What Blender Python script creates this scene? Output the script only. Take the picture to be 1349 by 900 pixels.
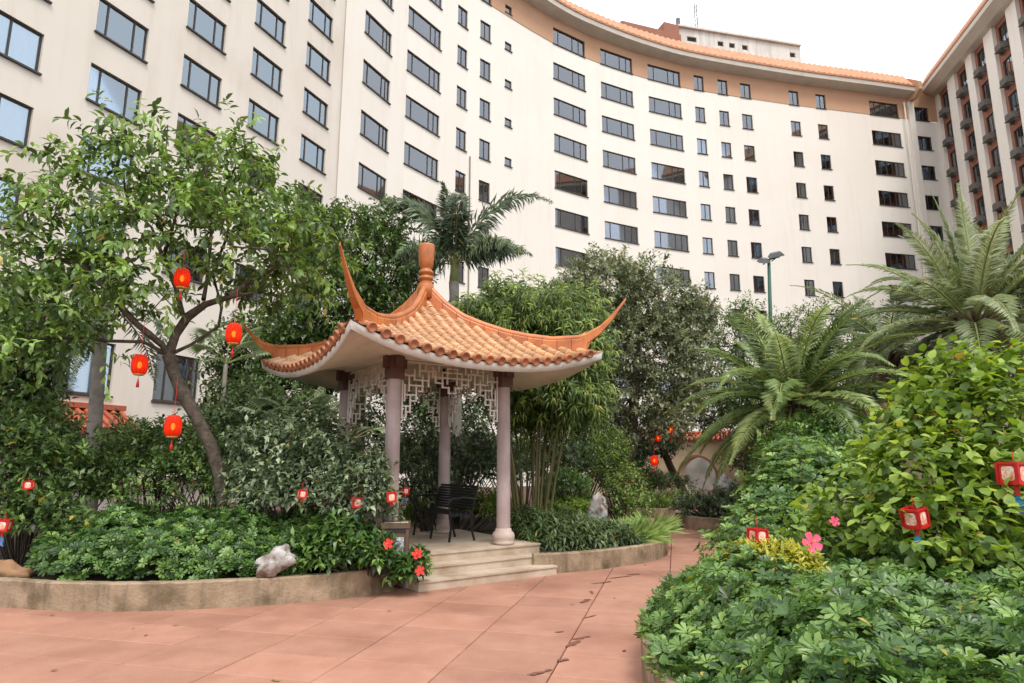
import bpy, math, random
import numpy as np
from mathutils import Vector, Matrix

# ------------------------------------------------------------------ scene, camera, sky, sun, exposure
sc = bpy.context.scene
COL = sc.collection
for o in list(bpy.data.objects):
    bpy.data.objects.remove(o)
W0, H0, FPX, CZ = 1349.0, 900.0, 850.0, 1.6
TH = math.atan(156.0 / FPX)
cam = bpy.data.cameras.new('camera')
cam.sensor_width = 36.0
cam.lens = 36.0 * FPX / W0
cam.clip_start = 0.05
cam.clip_end = 2000
camo = bpy.data.objects.new('camera', cam)
COL.objects.link(camo)
camo.location = (0, 0, CZ)
camo.rotation_euler = (math.pi / 2 + TH, 0, 0)
sc.camera = camo
sc.render.engine = 'CYCLES'
sc.cycles.use_denoising = True
sc.cycles.max_bounces = 8
sc.cycles.transparent_max_bounces = 12
sc.cycles.diffuse_bounces = 4
sc.cycles.caustics_reflective = False
sc.cycles.caustics_refractive = False
SUN_EL, SUN_AZ = math.radians(60), math.radians(160)     # azimuth from +Y, clockwise
wd = bpy.data.worlds.new('World')
sc.world = wd
wd.use_nodes = True
nt = wd.node_tree
bg = nt.nodes['Background']
sky = nt.nodes.new('ShaderNodeTexSky')
sky.sky_type = 'NISHITA'
sky.sun_disc = False
sky.sun_elevation = SUN_EL
sky.sun_rotation = SUN_AZ
sky.dust_density = 4.0
mixc = nt.nodes.new('ShaderNodeMix')
mixc.data_type = 'RGBA'
mixc.inputs[0].default_value = 0.86                      # a closed layer of white cloud over the sky
mixc.inputs[7].default_value = (8.6, 8.7, 8.9, 1)
nt.links.new(sky.outputs[0], mixc.inputs[6])
nt.links.new(mixc.outputs[2], bg.inputs[0])
bg.inputs[1].default_value = 0.135
sl = bpy.data.lights.new('sun', 'SUN')
sl.energy = 1.5
sl.angle = math.radians(18)
sl.color = (1.0, 0.95, 0.87)
so = bpy.data.objects.new('sun', sl)
COL.objects.link(so)
sd = Vector((math.sin(SUN_AZ) * math.cos(SUN_EL), math.cos(SUN_AZ) * math.cos(SUN_EL), math.sin(SUN_EL)))
so.rotation_euler = sd.to_track_quat('Z', 'Y').to_euler()
vs = sc.view_settings
vs.view_transform = 'Standard'
vs.look = 'None'
vs.exposure = 0.70
vs.gamma = 1.0
vs.use_curve_mapping = False

# ------------------------------------------------------------------ helpers
rng = np.random.default_rng(7)
random.seed(7)
CT, ST = math.cos(TH), math.sin(TH)


def ray(px, py):
    x = (px - W0 / 2) / FPX
    y = (H0 / 2 - py) / FPX
    return np.array([x, CT - y * ST, ST + y * CT])


def at(px, py, Y):
    """world point at distance Y in front of the viewpoint that is seen at photo pixel px, py"""
    d = ray(px, py)
    return np.array([0, 0, CZ]) + d * (Y / d[1])


def atz(px, py, z=0.0):
    d = ray(px, py)
    return np.array([0, 0, CZ]) + d * ((z - CZ) / d[2])


OFF = {}


def tag(o, label=None, cat=None, group=None, kind=None):
    if label: o['label'] = label
    if cat: o['category'] = cat
    if group: o['group'] = group
    if kind: o['kind'] = kind
    return o


def thing(name, label, cat, loc=(0, 0, 0), group=None):
    o = bpy.data.objects.new(name, None)
    o.empty_display_size = 0.2
    COL.objects.link(o)
    o.location = tuple(loc)
    OFF[o.name] = np.array(loc, float)
    return tag(o, label, cat, group)


def mesh_from(name, V, F, mats, mi=None, smooth=False):
    me = bpy.data.meshes.new(name)
    V = np.asarray(V, np.float32)
    if isinstance(F, np.ndarray):
        n, k = F.shape
        me.vertices.add(len(V)); me.vertices.foreach_set('co', V.ravel())
        me.loops.add(n * k); me.loops.foreach_set('vertex_index', F.astype(np.int32).ravel())
        me.polygons.add(n)
        me.polygons.foreach_set('loop_start', np.arange(n, dtype=np.int32) * k)
        me.polygons.foreach_set('loop_total', np.full(n, k, np.int32))
        me.update(calc_edges=True)
    else:
        me.from_pydata(V.tolist(), [], F)
    for m in (mats if isinstance(mats, (list, tuple)) else [mats]):
        me.materials.append(m)
    if mi is not None:
        me.polygons.foreach_set('material_index', np.asarray(mi, np.int32))
    if smooth:
        me.polygons.foreach_set('use_smooth', np.ones(len(me.polygons), bool))
    me.update()
    return me


def mk(name, V, F, mat, parent=None, smooth=False, mi=None):
    """one mesh object given in world coordinates"""
    V = np.asarray(V, float)
    off = OFF[parent.name] if parent is not None else np.zeros(3)
    o = bpy.data.objects.new(name, mesh_from(name, V - off, F, mat, mi, smooth))
    COL.objects.link(o)
    if parent is not None:
        o.parent = parent
    OFF[o.name] = off
    return o


def inst(name, me, M, parent=None, local=False):
    o = bpy.data.objects.new(name, me)
    COL.objects.link(o)
    if parent is not None:
        o.parent = parent
        if not local:
            M = Matrix.Translation(Vector(-OFF[parent.name])) @ M
        OFF[o.name] = OFF[parent.name]
    o.matrix_basis = M
    return o


class MB:
    def __init__(s):
        s.V = []; s.F = []; s.M = []

    def add(s, V, F, m=0):
        n = len(s.V)
        s.V.extend([tuple(v) for v in V])
        s.F.extend([tuple(i + n for i in f) for f in F])
        s.M.extend([m] * len(F))
        return s

    def box(s, c, h, R=None, m=0):
        P = np.array([[x, y, z] for x in (-1, 1) for y in (-1, 1) for z in (-1, 1)], float) * h
        if R is not None:
            P = P @ np.asarray(R).T
        P = P + np.asarray(c, float)
        return s.add(P, [(0, 1, 3, 2), (4, 6, 7, 5), (0, 4, 5, 1), (2, 3, 7, 6), (0, 2, 6, 4), (1, 5, 7, 3)], m)

    def bar(s, a, b, w, h=None, m=0, up=(0, 0, 1)):
        a = np.asarray(a, float); b = np.asarray(b, float)
        d = b - a; L = np.linalg.norm(d); d = d / L
        u = np.asarray(up, float)
        if abs(np.dot(u, d)) > 0.98: u = np.array([1., 0, 0])
        sd_ = np.cross(d, u); sd_ /= np.linalg.norm(sd_)
        u = np.cross(sd_, d)
        return s.box((a + b) / 2, (L / 2, w / 2, (h or w) / 2), np.array([d, sd_, u]).T, m)

    def tube(s, pts, rad, n=8, m=0, cap=True):
        pts = np.asarray(pts, float)
        k = len(pts)
        rad = np.full(k, rad) if np.isscalar(rad) else np.asarray(rad)
        T = np.gradient(pts, axis=0)
        T /= np.linalg.norm(T, axis=1)[:, None] + 1e-9
        ref = np.array([0.31, 0.95, 0.05]) if abs(T[0][2]) > 0.7 else np.array([0, 0, 1.])
        A = np.cross(T, ref); A /= np.linalg.norm(A, axis=1)[:, None] + 1e-9
        B = np.cross(T, A)
        an = np.arange(n) * 2 * math.pi / n
        V = pts[:, None] + rad[:, None, None] * (np.cos(an)[None, :, None] * A[:, None] + np.sin(an)[None, :, None] * B[:, None])
        F = [(i * n + j, i * n + (j + 1) % n, (i + 1) * n + (j + 1) % n, (i + 1) * n + j) for i in range(k - 1) for j in range(n)]
        if cap:
            F += [tuple(range(n - 1, -1, -1)), tuple((k - 1) * n + j for j in range(n))]
        return s.add(V.reshape(-1, 3), F, m)

    def lathe(s, c, prof, n=20, m=0):
        prof = np.asarray(prof, float)
        an = np.arange(n) * 2 * math.pi / n
        V = np.stack([prof[:, None, 0] * np.cos(an), prof[:, None, 0] * np.sin(an), np.repeat(prof[:, 1:2], n, 1)], -1)
        k = len(prof)
        F = [(i * n + j, i * n + (j + 1) % n, (i + 1) * n + (j + 1) % n, (i + 1) * n + j) for i in range(k - 1) for j in range(n)]
        return s.add(V.reshape(-1, 3) + np.asarray(c, float), F, m)

    def obj(s, name, mat, parent=None, smooth=False):
        return mk(name, s.V, s.F, mat, parent, smooth, s.M if isinstance(mat, (list, tuple)) else None)

    def mesh(s, name, mat, smooth=False):
        return mesh_from(name, s.V, s.F, mat, s.M if isinstance(mat, (list, tuple)) else None, smooth)


def material(name, c1, c2=None, rough=0.7, scale=4.0, bump=0.0, bscale=None, spec=0.3, detail=6, c3=None, s3=0.6, t3=0.6,
             coat=0.0, rand=0.0, coord='Object', metallic=0.0, streak=None):
    m = bpy.data.materials.new(name)
    m.use_nodes = True
    n = m.node_tree.nodes; l = m.node_tree.links
    p = n['Principled BSDF']
    p.inputs['Roughness'].default_value = rough
    p.inputs['Specular IOR Level'].default_value = spec
    p.inputs['Metallic'].default_value = metallic
    p.inputs['Coat Weight'].default_value = coat
    p.inputs['Coat Roughness'].default_value = 0.2
    tc = n.new('ShaderNodeTexCoord')
    src = n.new('ShaderNodeNewGeometry').outputs['Position'] if coord == 'World' else tc.outputs[coord]
    if c2 is None:
        c2 = tuple(x * 0.8 for x in c1)
    tx = n.new('ShaderNodeTexNoise')
    tx.inputs['Scale'].default_value = scale
    tx.inputs['Detail'].default_value = detail
    tx.inputs['Roughness'].default_value = 0.62
    l.new(src, tx.inputs['Vector'])
    r = n.new('ShaderNodeValToRGB')
    r.color_ramp.elements[0].position = 0.32; r.color_ramp.elements[1].position = 0.68
    r.color_ramp.elements[0].color = (*c1, 1); r.color_ramp.elements[1].color = (*c2, 1)
    l.new(tx.outputs[0], r.inputs[0])
    out = r.outputs[0]
    if c3 is not None:
        t2 = n.new('ShaderNodeTexNoise')
        t2.inputs['Scale'].default_value = s3; t2.inputs['Detail'].default_value = 5
        l.new(src, t2.inputs['Vector'])
        rr = n.new('ShaderNodeValToRGB')
        rr.color_ramp.elements[0].position = t3 - 0.1; rr.color_ramp.elements[1].position = t3 + 0.12
        l.new(t2.outputs[0], rr.inputs[0])
        mx = n.new('ShaderNodeMix'); mx.data_type = 'RGBA'
        l.new(rr.outputs[0], mx.inputs[0]); l.new(out, mx.inputs[6]); mx.inputs[7].default_value = (*c3, 1)
        out = mx.outputs[2]
    if streak:
        mp = n.new('ShaderNodeMapping'); mp.inputs['Scale'].default_value = (streak[0], streak[0], streak[1])
        l.new(src, mp.inputs[0])
        ts = n.new('ShaderNodeTexNoise'); ts.inputs['Scale'].default_value = 1.0; ts.inputs['Detail'].default_value = 7
        ts.inputs['Roughness'].default_value = .7
        l.new(mp.outputs[0], ts.inputs['Vector'])
        rs = n.new('ShaderNodeValToRGB')
        rs.color_ramp.elements[0].position = streak[3]; rs.color_ramp.elements[1].position = streak[3] + .22
        rs.color_ramp.elements[1].color = (streak[4],) * 3 + (1,)
        l.new(ts.outputs[0], rs.inputs[0])
        ms_ = n.new('ShaderNodeMix'); ms_.data_type = 'RGBA'
        l.new(rs.outputs[0], ms_.inputs[0]); l.new(out, ms_.inputs[6]); ms_.inputs[7].default_value = (*streak[2], 1)
        out = ms_.outputs[2]
    if rand:
        oi = n.new('ShaderNodeObjectInfo')
        hs = n.new('ShaderNodeHueSaturation')
        mr = n.new('ShaderNodeMapRange')
        mr.inputs[3].default_value = 1 - rand; mr.inputs[4].default_value = 1 + rand
        l.new(oi.outputs['Random'], mr.inputs[0]); l.new(mr.outputs[0], hs.inputs['Value'])
        l.new(out, hs.inputs['Color']); out = hs.outputs[0]
    l.new(out, p.inputs['Base Color'])
    if bump:
        b = n.new('ShaderNodeBump'); b.inputs['Strength'].default_value = bump
        b.inputs['Distance'].default_value = 0.02
        t4 = n.new('ShaderNodeTexNoise'); t4.inputs['Scale'].default_value = bscale or scale * 4
        t4.inputs['Detail'].default_value = 8
        l.new(src, t4.inputs['Vector']); l.new(t4.outputs[0], b.inputs['Height']); l.new(b.outputs[0], p.inputs['Normal'])
    return m


def leafmat(name, dark, mid, light, rough=0.42, trans=0.28, spec=0.45):
    m = bpy.data.materials.new(name)
    m.use_nodes = True
    n = m.node_tree.nodes; l = m.node_tree.links
    p = n['Principled BSDF']
    p.inputs['Roughness'].default_value = rough
    p.inputs['Specular IOR Level'].default_value = spec * 1.15
    a = n.new('ShaderNodeAttribute'); a.attribute_name = 'lc'
    r = n.new('ShaderNodeValToRGB')
    e = r.color_ramp.elements
    e[0].color = (*dark, 1); e[1].color = (*light, 1)
    e[1].position = .93
    k = e.new(0.48); k.color = (*mid, 1)
    y_ = e.new(0.985); y_.color = (.42, .33, .06, 1)
    l.new(a.outputs['Fac'], r.inputs[0])
    l.new(r.outputs[0], p.inputs['Base Color'])
    t = n.new('ShaderNodeBsdfTranslucent')
    hs = n.new('ShaderNodeHueSaturation'); hs.inputs['Value'].default_value = 1.5; hs.inputs['Saturation'].default_value = 1.1
    hs.inputs['Hue'].default_value = 0.485
    l.new(r.outputs[0], hs.inputs['Color']); l.new(hs.outputs[0], t.inputs['Color'])
    mx = n.new('ShaderNodeMixShader'); mx.inputs[0].default_value = trans
    l.new(p.outputs[0], mx.inputs[1]); l.new(t.outputs[0], mx.inputs[2])
    l.new(mx.outputs[0], n['Material Output'].inputs[0])
    return m


def unit(v):
    return v / (np.linalg.norm(v, axis=-1, keepdims=True) + 1e-9)


def rdir(n, r=None):
    return unit((r or rng).normal(size=(n, 3)))


class Leaves:
    """collects single leaves (4 triangles each: a folded, drooping blade) into one foliage mesh"""
    def __init__(s):
        s.P = []; s.D = []; s.N = []; s.L = []; s.W = []; s.C = []; s.K = []

    def add(s, P, D, N, L, W, C, droop=0.15):
        n = len(P)
        s.P.append(P); s.D.append(D); s.N.append(N)
        s.L.append(np.broadcast_to(L, n)); s.W.append(np.broadcast_to(W, n)); s.C.append(np.broadcast_to(C, n))
        s.K.append(np.broadcast_to(droop, n))

    def build_round(s, name, mat, parent=None, shape='obov'):
        """rounder 8-vertex blades for leaves seen close by"""
        P = np.concatenate(s.P); D = unit(np.concatenate(s.D)); N = np.concatenate(s.N)
        L = np.concatenate(s.L)[:, None]; W = np.concatenate(s.W)[:, None]; C = np.concatenate(s.C); K = np.concatenate(s.K)[:, None]
        S = unit(np.cross(D, N)); N = unit(np.cross(S, D))
        f1, w1, f2, w2 = {'obov': (.38, .56, .76, 1.0), 'ovate': (.26, .92, .62, .86), 'ellip': (.30, .85, .68, .88)}[shape]
        def cl(f): return P + D * L * f * (1 - .25 * K * f) - N * L * K * f * f
        m1, m2 = cl(f1), cl(f2)
        up1, up2 = N * W * .14 * w1, N * W * .14 * w2
        V = np.stack([P, m1 + S * W * .5 * w1 + up1, m1, m1 - S * W * .5 * w1 + up1, m2 + S * W * .5 * w2 + up2, m2, m2 - S * W * .5 * w2 + up2, cl(1.0)], 1).reshape(-1, 3)
        n = len(P)
        b = np.arange(n)[:, None] * 8
        F = np.concatenate([b + q for q in ([0, 2, 1], [0, 3, 2], [1, 2, 5], [1, 5, 4], [2, 3, 6], [2, 6, 5], [4, 5, 7], [5, 6, 7])], 1).reshape(-1, 3)
        o = mk(name, V, F, mat, parent, smooth=False)
        at_ = o.data.attributes.new('lc', 'FLOAT', 'POINT')
        at_.data.foreach_set('value', np.repeat(np.where(rng.random(len(C)) < .008, 1.0, np.clip(C, 0, .93)), 8).astype(np.float32))
        return o

    def build(s, name, mat, parent=None, wide=0.42):
        P = np.concatenate(s.P); D = unit(np.concatenate(s.D)); N = np.concatenate(s.N)
        L = np.concatenate(s.L)[:, None]; W = np.concatenate(s.W)[:, None]; C = np.concatenate(s.C); K = np.concatenate(s.K)[:, None]
        S = unit(np.cross(D, N)); N = unit(np.cross(S, D))
        m = P + D * L * 0.5 + N * L * 0.02
        l_ = P + D * L * wide + S * W * 0.5 + N * W * 0.16
        r_ = P + D * L * wide - S * W * 0.5 + N * W * 0.16
        t = P + D * L * (1 - K * 0.3) - N * L * K
        V = np.stack([P, l_, m, r_, t], 1).reshape(-1, 3)
        n = len(P)
        b = np.arange(n)[:, None] * 5
        F = np.concatenate([b + [0, 2, 1], b + [0, 3, 2], b + [1, 2, 4], b + [2, 3, 4]], 1).reshape(-1, 3)
        o = mk(name, V, F, mat, parent, smooth=False)
        at_ = o.data.attributes.new('lc', 'FLOAT', 'POINT')
        at_.data.foreach_set('value', np.repeat(np.where(rng.random(len(C)) < .006, 1.0, np.clip(C, 0, .93)), 5).astype(np.float32))
        return o


def ortho(D):
    ref = np.where(np.abs(D[:, 2:3]) > 0.9, np.array([[1., 0, 0]]), np.array([[0, 0, 1.]]))
    A = unit(np.cross(D, ref))
    return A, np.cross(D, A)


def sprays(LV, O, D, tl, nl, L, W, c=(0.2, 0.8), droop=0.15, spread=0.9, jit=0.25, sag=0.0):
    """twigs from O along D, each carrying nl leaves"""
    n = len(O)
    D = unit(D)
    A, B = ortho(D)
    tl = np.broadcast_to(tl, n)
    base = rng.uniform(c[0], c[1], n)
    f = np.tile(np.linspace(0.15, 1.0, nl), n)
    idx = np.repeat(np.arange(n), nl)
    ang = np.tile(np.arange(nl) * 2.4, n) + np.repeat(rng.uniform(0, 6.28, n), nl) + rng.normal(0, .3, n * nl)
    P = O[idx] + D[idx] * (tl[idx] * f)[:, None]
    P[:, 2] -= sag * (f ** 2) * tl[idx]
    rad = A[idx] * np.cos(ang)[:, None] + B[idx] * np.sin(ang)[:, None]
    dd = unit(D[idx] * (1 - spread * 0.55 * (1.25 - f)[:, None]) + rad * spread + rng.normal(0, jit, (n * nl, 3)))
    dd[:, 2] -= droop * 0.6
    dd = unit(dd)
    nn = unit(np.array([0, 0, 1.]) + D[idx] * 0.35 + rng.normal(0, 0.28, (n * nl, 3)))
    k = rng.uniform(0.65, 1.2, n * nl)
    LV.add(P, dd, nn, L * k, W * k, np.clip(base[idx] + rng.normal(0, 0.14, n * nl), 0, 1), droop)


def whorls(LV, O, D, k, L, W, c=(0.2, 0.8), droop=0.25, lift=0.55):
    """umbrella-shaped rosettes of k leaflets"""
    n = len(O)
    D = unit(D)
    A, B = ortho(D)
    idx = np.repeat(np.arange(n), k)
    ang = np.tile(np.arange(k) * 2 * math.pi / k, n) + np.repeat(rng.uniform(0, 6.28, n), k) + rng.normal(0, .12, n * k)
    rad = A[idx] * np.cos(ang)[:, None] + B[idx] * np.sin(ang)[:, None]
    lf = np.repeat(rng.normal(lift, 0.18, n), k)[:, None]
    dd = unit(rad + D[idx] * lf + rng.normal(0, .07, (n * k, 3)))
    nn = unit(D[idx] + rng.normal(0, .1, (n * k, 3)))
    sz = np.repeat(rng.uniform(0.62, 1.18, n), k) * rng.uniform(0.85, 1.1, n * k)
    base = rng.uniform(c[0], c[1], n)
    LV.add(O[idx] + rad * 0.006, dd, nn, L * sz, W * sz, np.clip(base[idx] + rng.normal(0, .08, n * k), 0, 1), droop)


def blob_points(blobs, n, shell=(0.72, 1.04), low=-0.35):
    """points with outward directions on the skins of ellipsoids (centre, radii), none deep inside another"""
    vol = np.array([b[1][0] * b[1][2] + b[1][1] * b[1][2] for b in blobs]); vol = vol / vol.sum()
    PP = []; DD = []
    for (c, r), v in zip(blobs, vol):
        m = max(4, int(n * v))
        d = rdir(m * 2)
        d = d[d[:, 2] > low][:m]
        # lumpy skin
        ph = rng.uniform(0, 6.28, 3)
        lump = 1 + 0.13 * np.sin(d[:, 0] * 5 + ph[0]) * np.sin(d[:, 1] * 5 + ph[1]) + 0.08 * np.sin(d[:, 2] * 9 + d[:, 0] * 7 + ph[2])
        p = np.asarray(c) + d * np.asarray(r) * (rng.uniform(shell[0], shell[1], len(d)) * lump)[:, None]
        ok = np.ones(len(d), bool)
        for c2, r2 in blobs:
            if c2 is c: continue
            ok &= (((p - np.asarray(c2)) / np.asarray(r2)) ** 2).sum(1) > 0.55
        PP.append(p[ok]); DD.append(unit(d[ok] / np.asarray(r)))
    return np.concatenate(PP), np.concatenate(DD)


def skeleton(mb, trunk, r0, targets, r_tip=0.012, seg=0.35, up=0.25, m=0, limbs=(), nside=6, bend=0.12):
    """trunk path and limbs, then a branch from the nearest wood to each target; returns nothing, adds tubes to mb"""
    pos = []; par = []; fixed = {}; chains = []
    def path(pts, start=None, rad=None):
        pts = np.asarray(pts, float)
        prev = start
        ch_ = [] if start is None else [start]
        chains.append(ch_)
        for i in range(len(pts)):
            if i == 0 and start is None:
                pos.append(pts[0]); par.append(-1); prev = len(pos) - 1; ch_.append(prev)
                if rad is not None: fixed[prev] = rad[0]
                continue
            a = pos[prev]; L = np.linalg.norm(pts[i] - a)
            k = max(1, int(L / seg))
            for j in range(1, k + 1):
                q = a + (pts[i] - a) * j / k
                if j < k: q = q + rng.normal(0, bend * seg * 0.4, 3)
                pos.append(q); par.append(prev); prev = len(pos) - 1; ch_.append(prev)
        return prev
    path(trunk)
    ntr = len(pos)
    for lm in limbs:
        lm = np.asarray(lm, float)
        A = np.array(pos); s = int(np.argmin(((A - lm[0]) ** 2).sum(1)))
        path(lm[1:], s)
    T = np.asarray(targets, float)
    if len(T):
        A = np.array(pos)
        dist = np.sqrt(((T[:, None] - A[None]) ** 2).sum(2)).min(1)
        for i in np.argsort(dist):
            t = T[i]
            A = np.array(pos)
            d = np.sqrt(((A - t) ** 2).sum(1)) + np.maximum(0, A[:, 2] - t[2] + 0.1) * 1.2
            d[:max(1, int(ntr * 0.45))] += 3.0
            s = int(np.argmin(d))
            a = A[s]; L = np.linalg.norm(t - a)
            mid = (a + t) / 2 + np.array([0, 0, -up * L * 0.25]) + rng.normal(0, bend * L, 3)
            k = max(2, int(L / seg))
            prev = s
            cc = [s]; chains.append(cc)
            for j in range(1, k + 1):
                f = j / k
                q = a * (1 - f) ** 2 + 2 * mid * f * (1 - f) + t * f * f
                pos.append(q); par.append(prev); prev = len(pos) - 1; cc.append(prev)
    P = np.array(pos); n = len(P)
    ch = np.zeros(n); has = np.zeros(n, bool)
    for i in range(n):
        if par[i] >= 0: has[par[i]] = True
    ch[~has] = 1
    for i in range(n - 1, 0, -1):
        if par[i] >= 0: ch[par[i]] += ch[i]
    R = r_tip * np.maximum(ch, 1) ** 0.5
    R = R * 1.0
    sc_ = r0 / max(R[0], 1e-6)
    R = np.where(R > r_tip * 2, R * (1 + (sc_ - 1) * np.clip((R - r_tip * 2) / max(R[0] - r_tip * 2, 1e-6), 0, 1)), R)
    R[:ntr] = np.maximum(R[:ntr], np.linspace(r0, r0 * 0.45, ntr))
    for q in chains:
        if len(q) < 2: continue
        rr = R[q].copy()
        rr = np.where(rr > .04, rr * rng.uniform(.9, 1.14, len(rr)), rr)
        if q[0] != 0: rr[0] = min(rr[0], rr[1] * 1.3)
        for i in range(len(q) - 2, -1, -1): rr[i] = max(rr[i], rr[i + 1] * .9)
        pts = P[q]
        if len(q) > 5 and rr[0] > .05:                       # smooth the thick wood
            for _ in range(2): pts[1:-1] = .5 * pts[1:-1] + .25 * (pts[:-2] + pts[2:])
        mb.tube(pts, rr, nside + 4 if rr[0] > .06 else (nside if rr[0] > .03 else 4), m, cap=False)
    return P


# ------------------------------------------------------------------ materials
M = {}
M['soil'] = material('soil', (.035, .026, .018), (.07, .05, .034), .95, 9, .5)
M['slab'] = material('slab', (.335, .165, .112), (.405, .212, .15), .66, 2.6, .25, 60, .3, c3=(.265, .122, .082), s3=.9, t3=.60, rand=.10, coord='World')
M['slabw'] = material('slab_far', (.335, .165, .112), (.405, .212, .15), .66, 2.6, .25, 60, .3, c3=(.265, .122, .082), s3=.6, t3=.58)
M['joint'] = material('joint', (.13, .065, .05), (.08, .043, .035), .95, 8)
M['kerb'] = material('kerb_stone', (.38, .285, .195), (.25, .185, .12), .85, 4.5, .5, 30, .2, c3=(.12, .09, .05), s3=2.4, t3=.56, streak=(7, 1.2, (.09, .075, .05), .5, .7))
M['cream'] = material('cream_render', (.80, .755, .69), (.775, .725, .66), .88, .35, .05, 20, .15, c3=(.75, .69, .62), s3=.12, t3=.62, streak=(1.3, .10, (.58, .51, .43), .52, .28))
M['creamL'] = material('cream_render_left', (.71, .655, .585), (.68, .625, .55), .88, .4, .05, 20, .15, c3=(.60, .53, .455), s3=.2, t3=.62, streak=(1.3, .11, (.50, .43, .36), .5, .38))  # darker, more heavily streaked cream for the left block
M['terra'] = material('terracotta_render', (.52, .315, .205), (.48, .285, .18), .85, .5, .05, 20, .15)
M['eave'] = material('eave_white', (.66, .60, .53), (.58, .52, .45), .8, 1.0)
M['farTile'] = material('far_roof_tile', (.50, .235, .115), (.40, .17, .08), .55, 1.5, 0, None, .4)
M['frame'] = material('window_frame', (.06, .052, .047), (.05, .045, .04), .5, 3)
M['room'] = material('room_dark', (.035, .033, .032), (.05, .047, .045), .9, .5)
M['curtain'] = material('curtain', (.52, .50, .47), (.43, .41, .39), .9, 2, rand=.35)
M['sheer'] = material('sheer_curtain', (.66, .70, .74), (.58, .62, .66), .9, 2, rand=.15)
M['brownw'] = material('brown_panel', (.30, .135, .09), (.25, .11, .075), .8, 2)
M['ac'] = material('ac_grey', (.19, .175, .16), (.13, .12, .11), .7, 5)
M['penth'] = material('penthouse_white', (.62, .60, .56), (.54, .52, .48), .85, .5, c3=(.45, .43, .40), s3=.3, t3=.6, streak=(1.5, .1, (.34, .32, .29), .48, .7))
M['metal'] = material('dark_metal', (.03, .03, .032), (.045, .045, .047), .5, 6, metallic=.4)
M['greenpole'] = material('green_pole', (.02, .10, .065), (.03, .08, .055), .5, 5)
M['lampgrey'] = material('lamp_grey', (.13, .14, .145), (.09, .10, .105), .45, 5)
M['tile'] = material('glazed_tile', (.62, .36, .18), (.53, .25, .095), .34, 7, .15, 40, .5, c3=(.70, .50, .33), s3=6, t3=.56, coat=.2, rand=.25)
M['pan'] = material('pan_tile', (.40, .17, .075), (.30, .12, .05), .5, 6, .2, 40, .4)
M['ridge'] = material('ridge_glaze', (.56, .18, .045), (.42, .12, .028), .40, 4, .08, 30, .5, c3=(.34, .085, .02), s3=3, t3=.6, coat=.1, rand=.16, streak=(9, 2.5, (.16, .06, .025), .52, .6))
M['tilecap'] = material('tile_end', (.40, .15, .07), (.30, .10, .05), .45, 12, .3, 50, .4, rand=.2)
M['plaster'] = material('plaster_white', (.80, .765, .70), (.73, .69, .625), .85, 1.5, .06, 30, .15, c3=(.52, .47, .40), s3=1.1, t3=.64, streak=(5, .8, (.40, .36, .30), .54, .5))
M['lattice'] = material('lattice_white', (.72, .69, .63), (.64, .60, .54), .7, 5)
M['column'] = material('column_mauve', (.40, .31, .295), (.335, .25, .24), .55, 2.5, .05, 40, .3, c3=(.48, .40, .385), s3=1.6, t3=.55, streak=(9, .9, (.24, .18, .17), .52, .55))
M['capital'] = material('capital_brown', (.14, .075, .065), (.11, .058, .05), .6, 4)
M['colbase'] = material('column_base', (.50, .40, .34), (.42, .32, .27), .7, 4, .2)
M['stone'] = material('step_stone', (.56, .47, .37), (.47, .38, .29), .8, 2.5, .25, 50, .2, c3=(.34, .25, .17), s3=1.8, t3=.60)
M['rockw'] = material('pale_rock', (.50, .49, .48), (.30, .27, .25), .85, 9, 1.0, 14, .25, c3=(.14, .09, .06), s3=7, t3=.54)
M['rockb'] = material('brown_rock', (.34, .20, .11), (.22, .12, .065), .85, 4, .8, 9, .25)
M['bark'] = material('bark', (.055, .042, .033), (.14, .112, .088), .9, 11, 1.0, 26, .2)
M['barkd'] = material('bark_dark', (.06, .045, .034), (.10, .078, .06), .9, 8, .8, 22, .2)
M['palmtrunk'] = material('palm_trunk', (.25, .225, .20), (.16, .14, .12), .9, 6, .6, 15, .2)
M['palmhusk'] = material('palm_husk', (.10, .062, .04), (.17, .12, .08), .95, 9, .9, 20, .15)
M['rachis'] = material('frond_stalk', (.20, .24, .07), (.26, .26, .10), .6, 5)
M['culm'] = material('bamboo_culm', (.17, .14, .05), (.09, .09, .035), .5, 3, c3=(.12, .10, .05), s3=4, t3=.55)
M['wallt'] = material('garden_wall_tan', (.56, .44, .30), (.48, .365, .24), .9, 1.2, .1, 20, .15, c3=(.32, .21, .15), s3=.9, t3=.6)
M['gateback'] = material('grey_wall', (.26, .235, .21), (.18, .16, .14), .9, 1.5, c3=(.10, .10, .08), s3=.8, t3=.5)
M['redtile'] = material('red_roof_tile', (.45, .12, .06), (.34, .085, .045), .5, 5, .1, 30, .4, rand=.2)
M['redframe'] = material('lantern_red', (.55, .018, .016), (.42, .012, .012), .45, 6)
M['redcloth'] = material('lantern_cloth_red', (.60, .035, .02), (.50, .025, .02), .6, 6)
M['gold'] = material('lantern_gold', (.72, .50, .16), (.62, .40, .10), .5, 10)
M['panelp'] = material('lantern_panel', (.80, .60, .42), (.66, .10, .07), .6, 38, c3=(.80, .74, .66), s3=26, t3=.56, detail=2)
M['blue'] = material('tail_blue', (.025, .05, .30), (.03, .22, .38), .5, 9)
M['teal'] = material('tail_teal', (.03, .33, .38), (.04, .22, .42), .5, 9)
M['violet'] = material('tail_violet', (.33, .12, .45), (.24, .08, .40), .5, 9)
M['pinkp'] = material('petal_pink', (.75, .11, .20), (.62, .06, .13), .6, 9)
M['redp'] = material('petal_red', (.70, .045, .03), (.55, .02, .02), .6, 9)
M['binb'] = material('bin_brown', (.13, .09, .055), (.09, .06, .04), .5, 5)
M['bink'] = material('bin_black', (.02, .02, .02), (.03, .03, .03), .5, 5)
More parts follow.
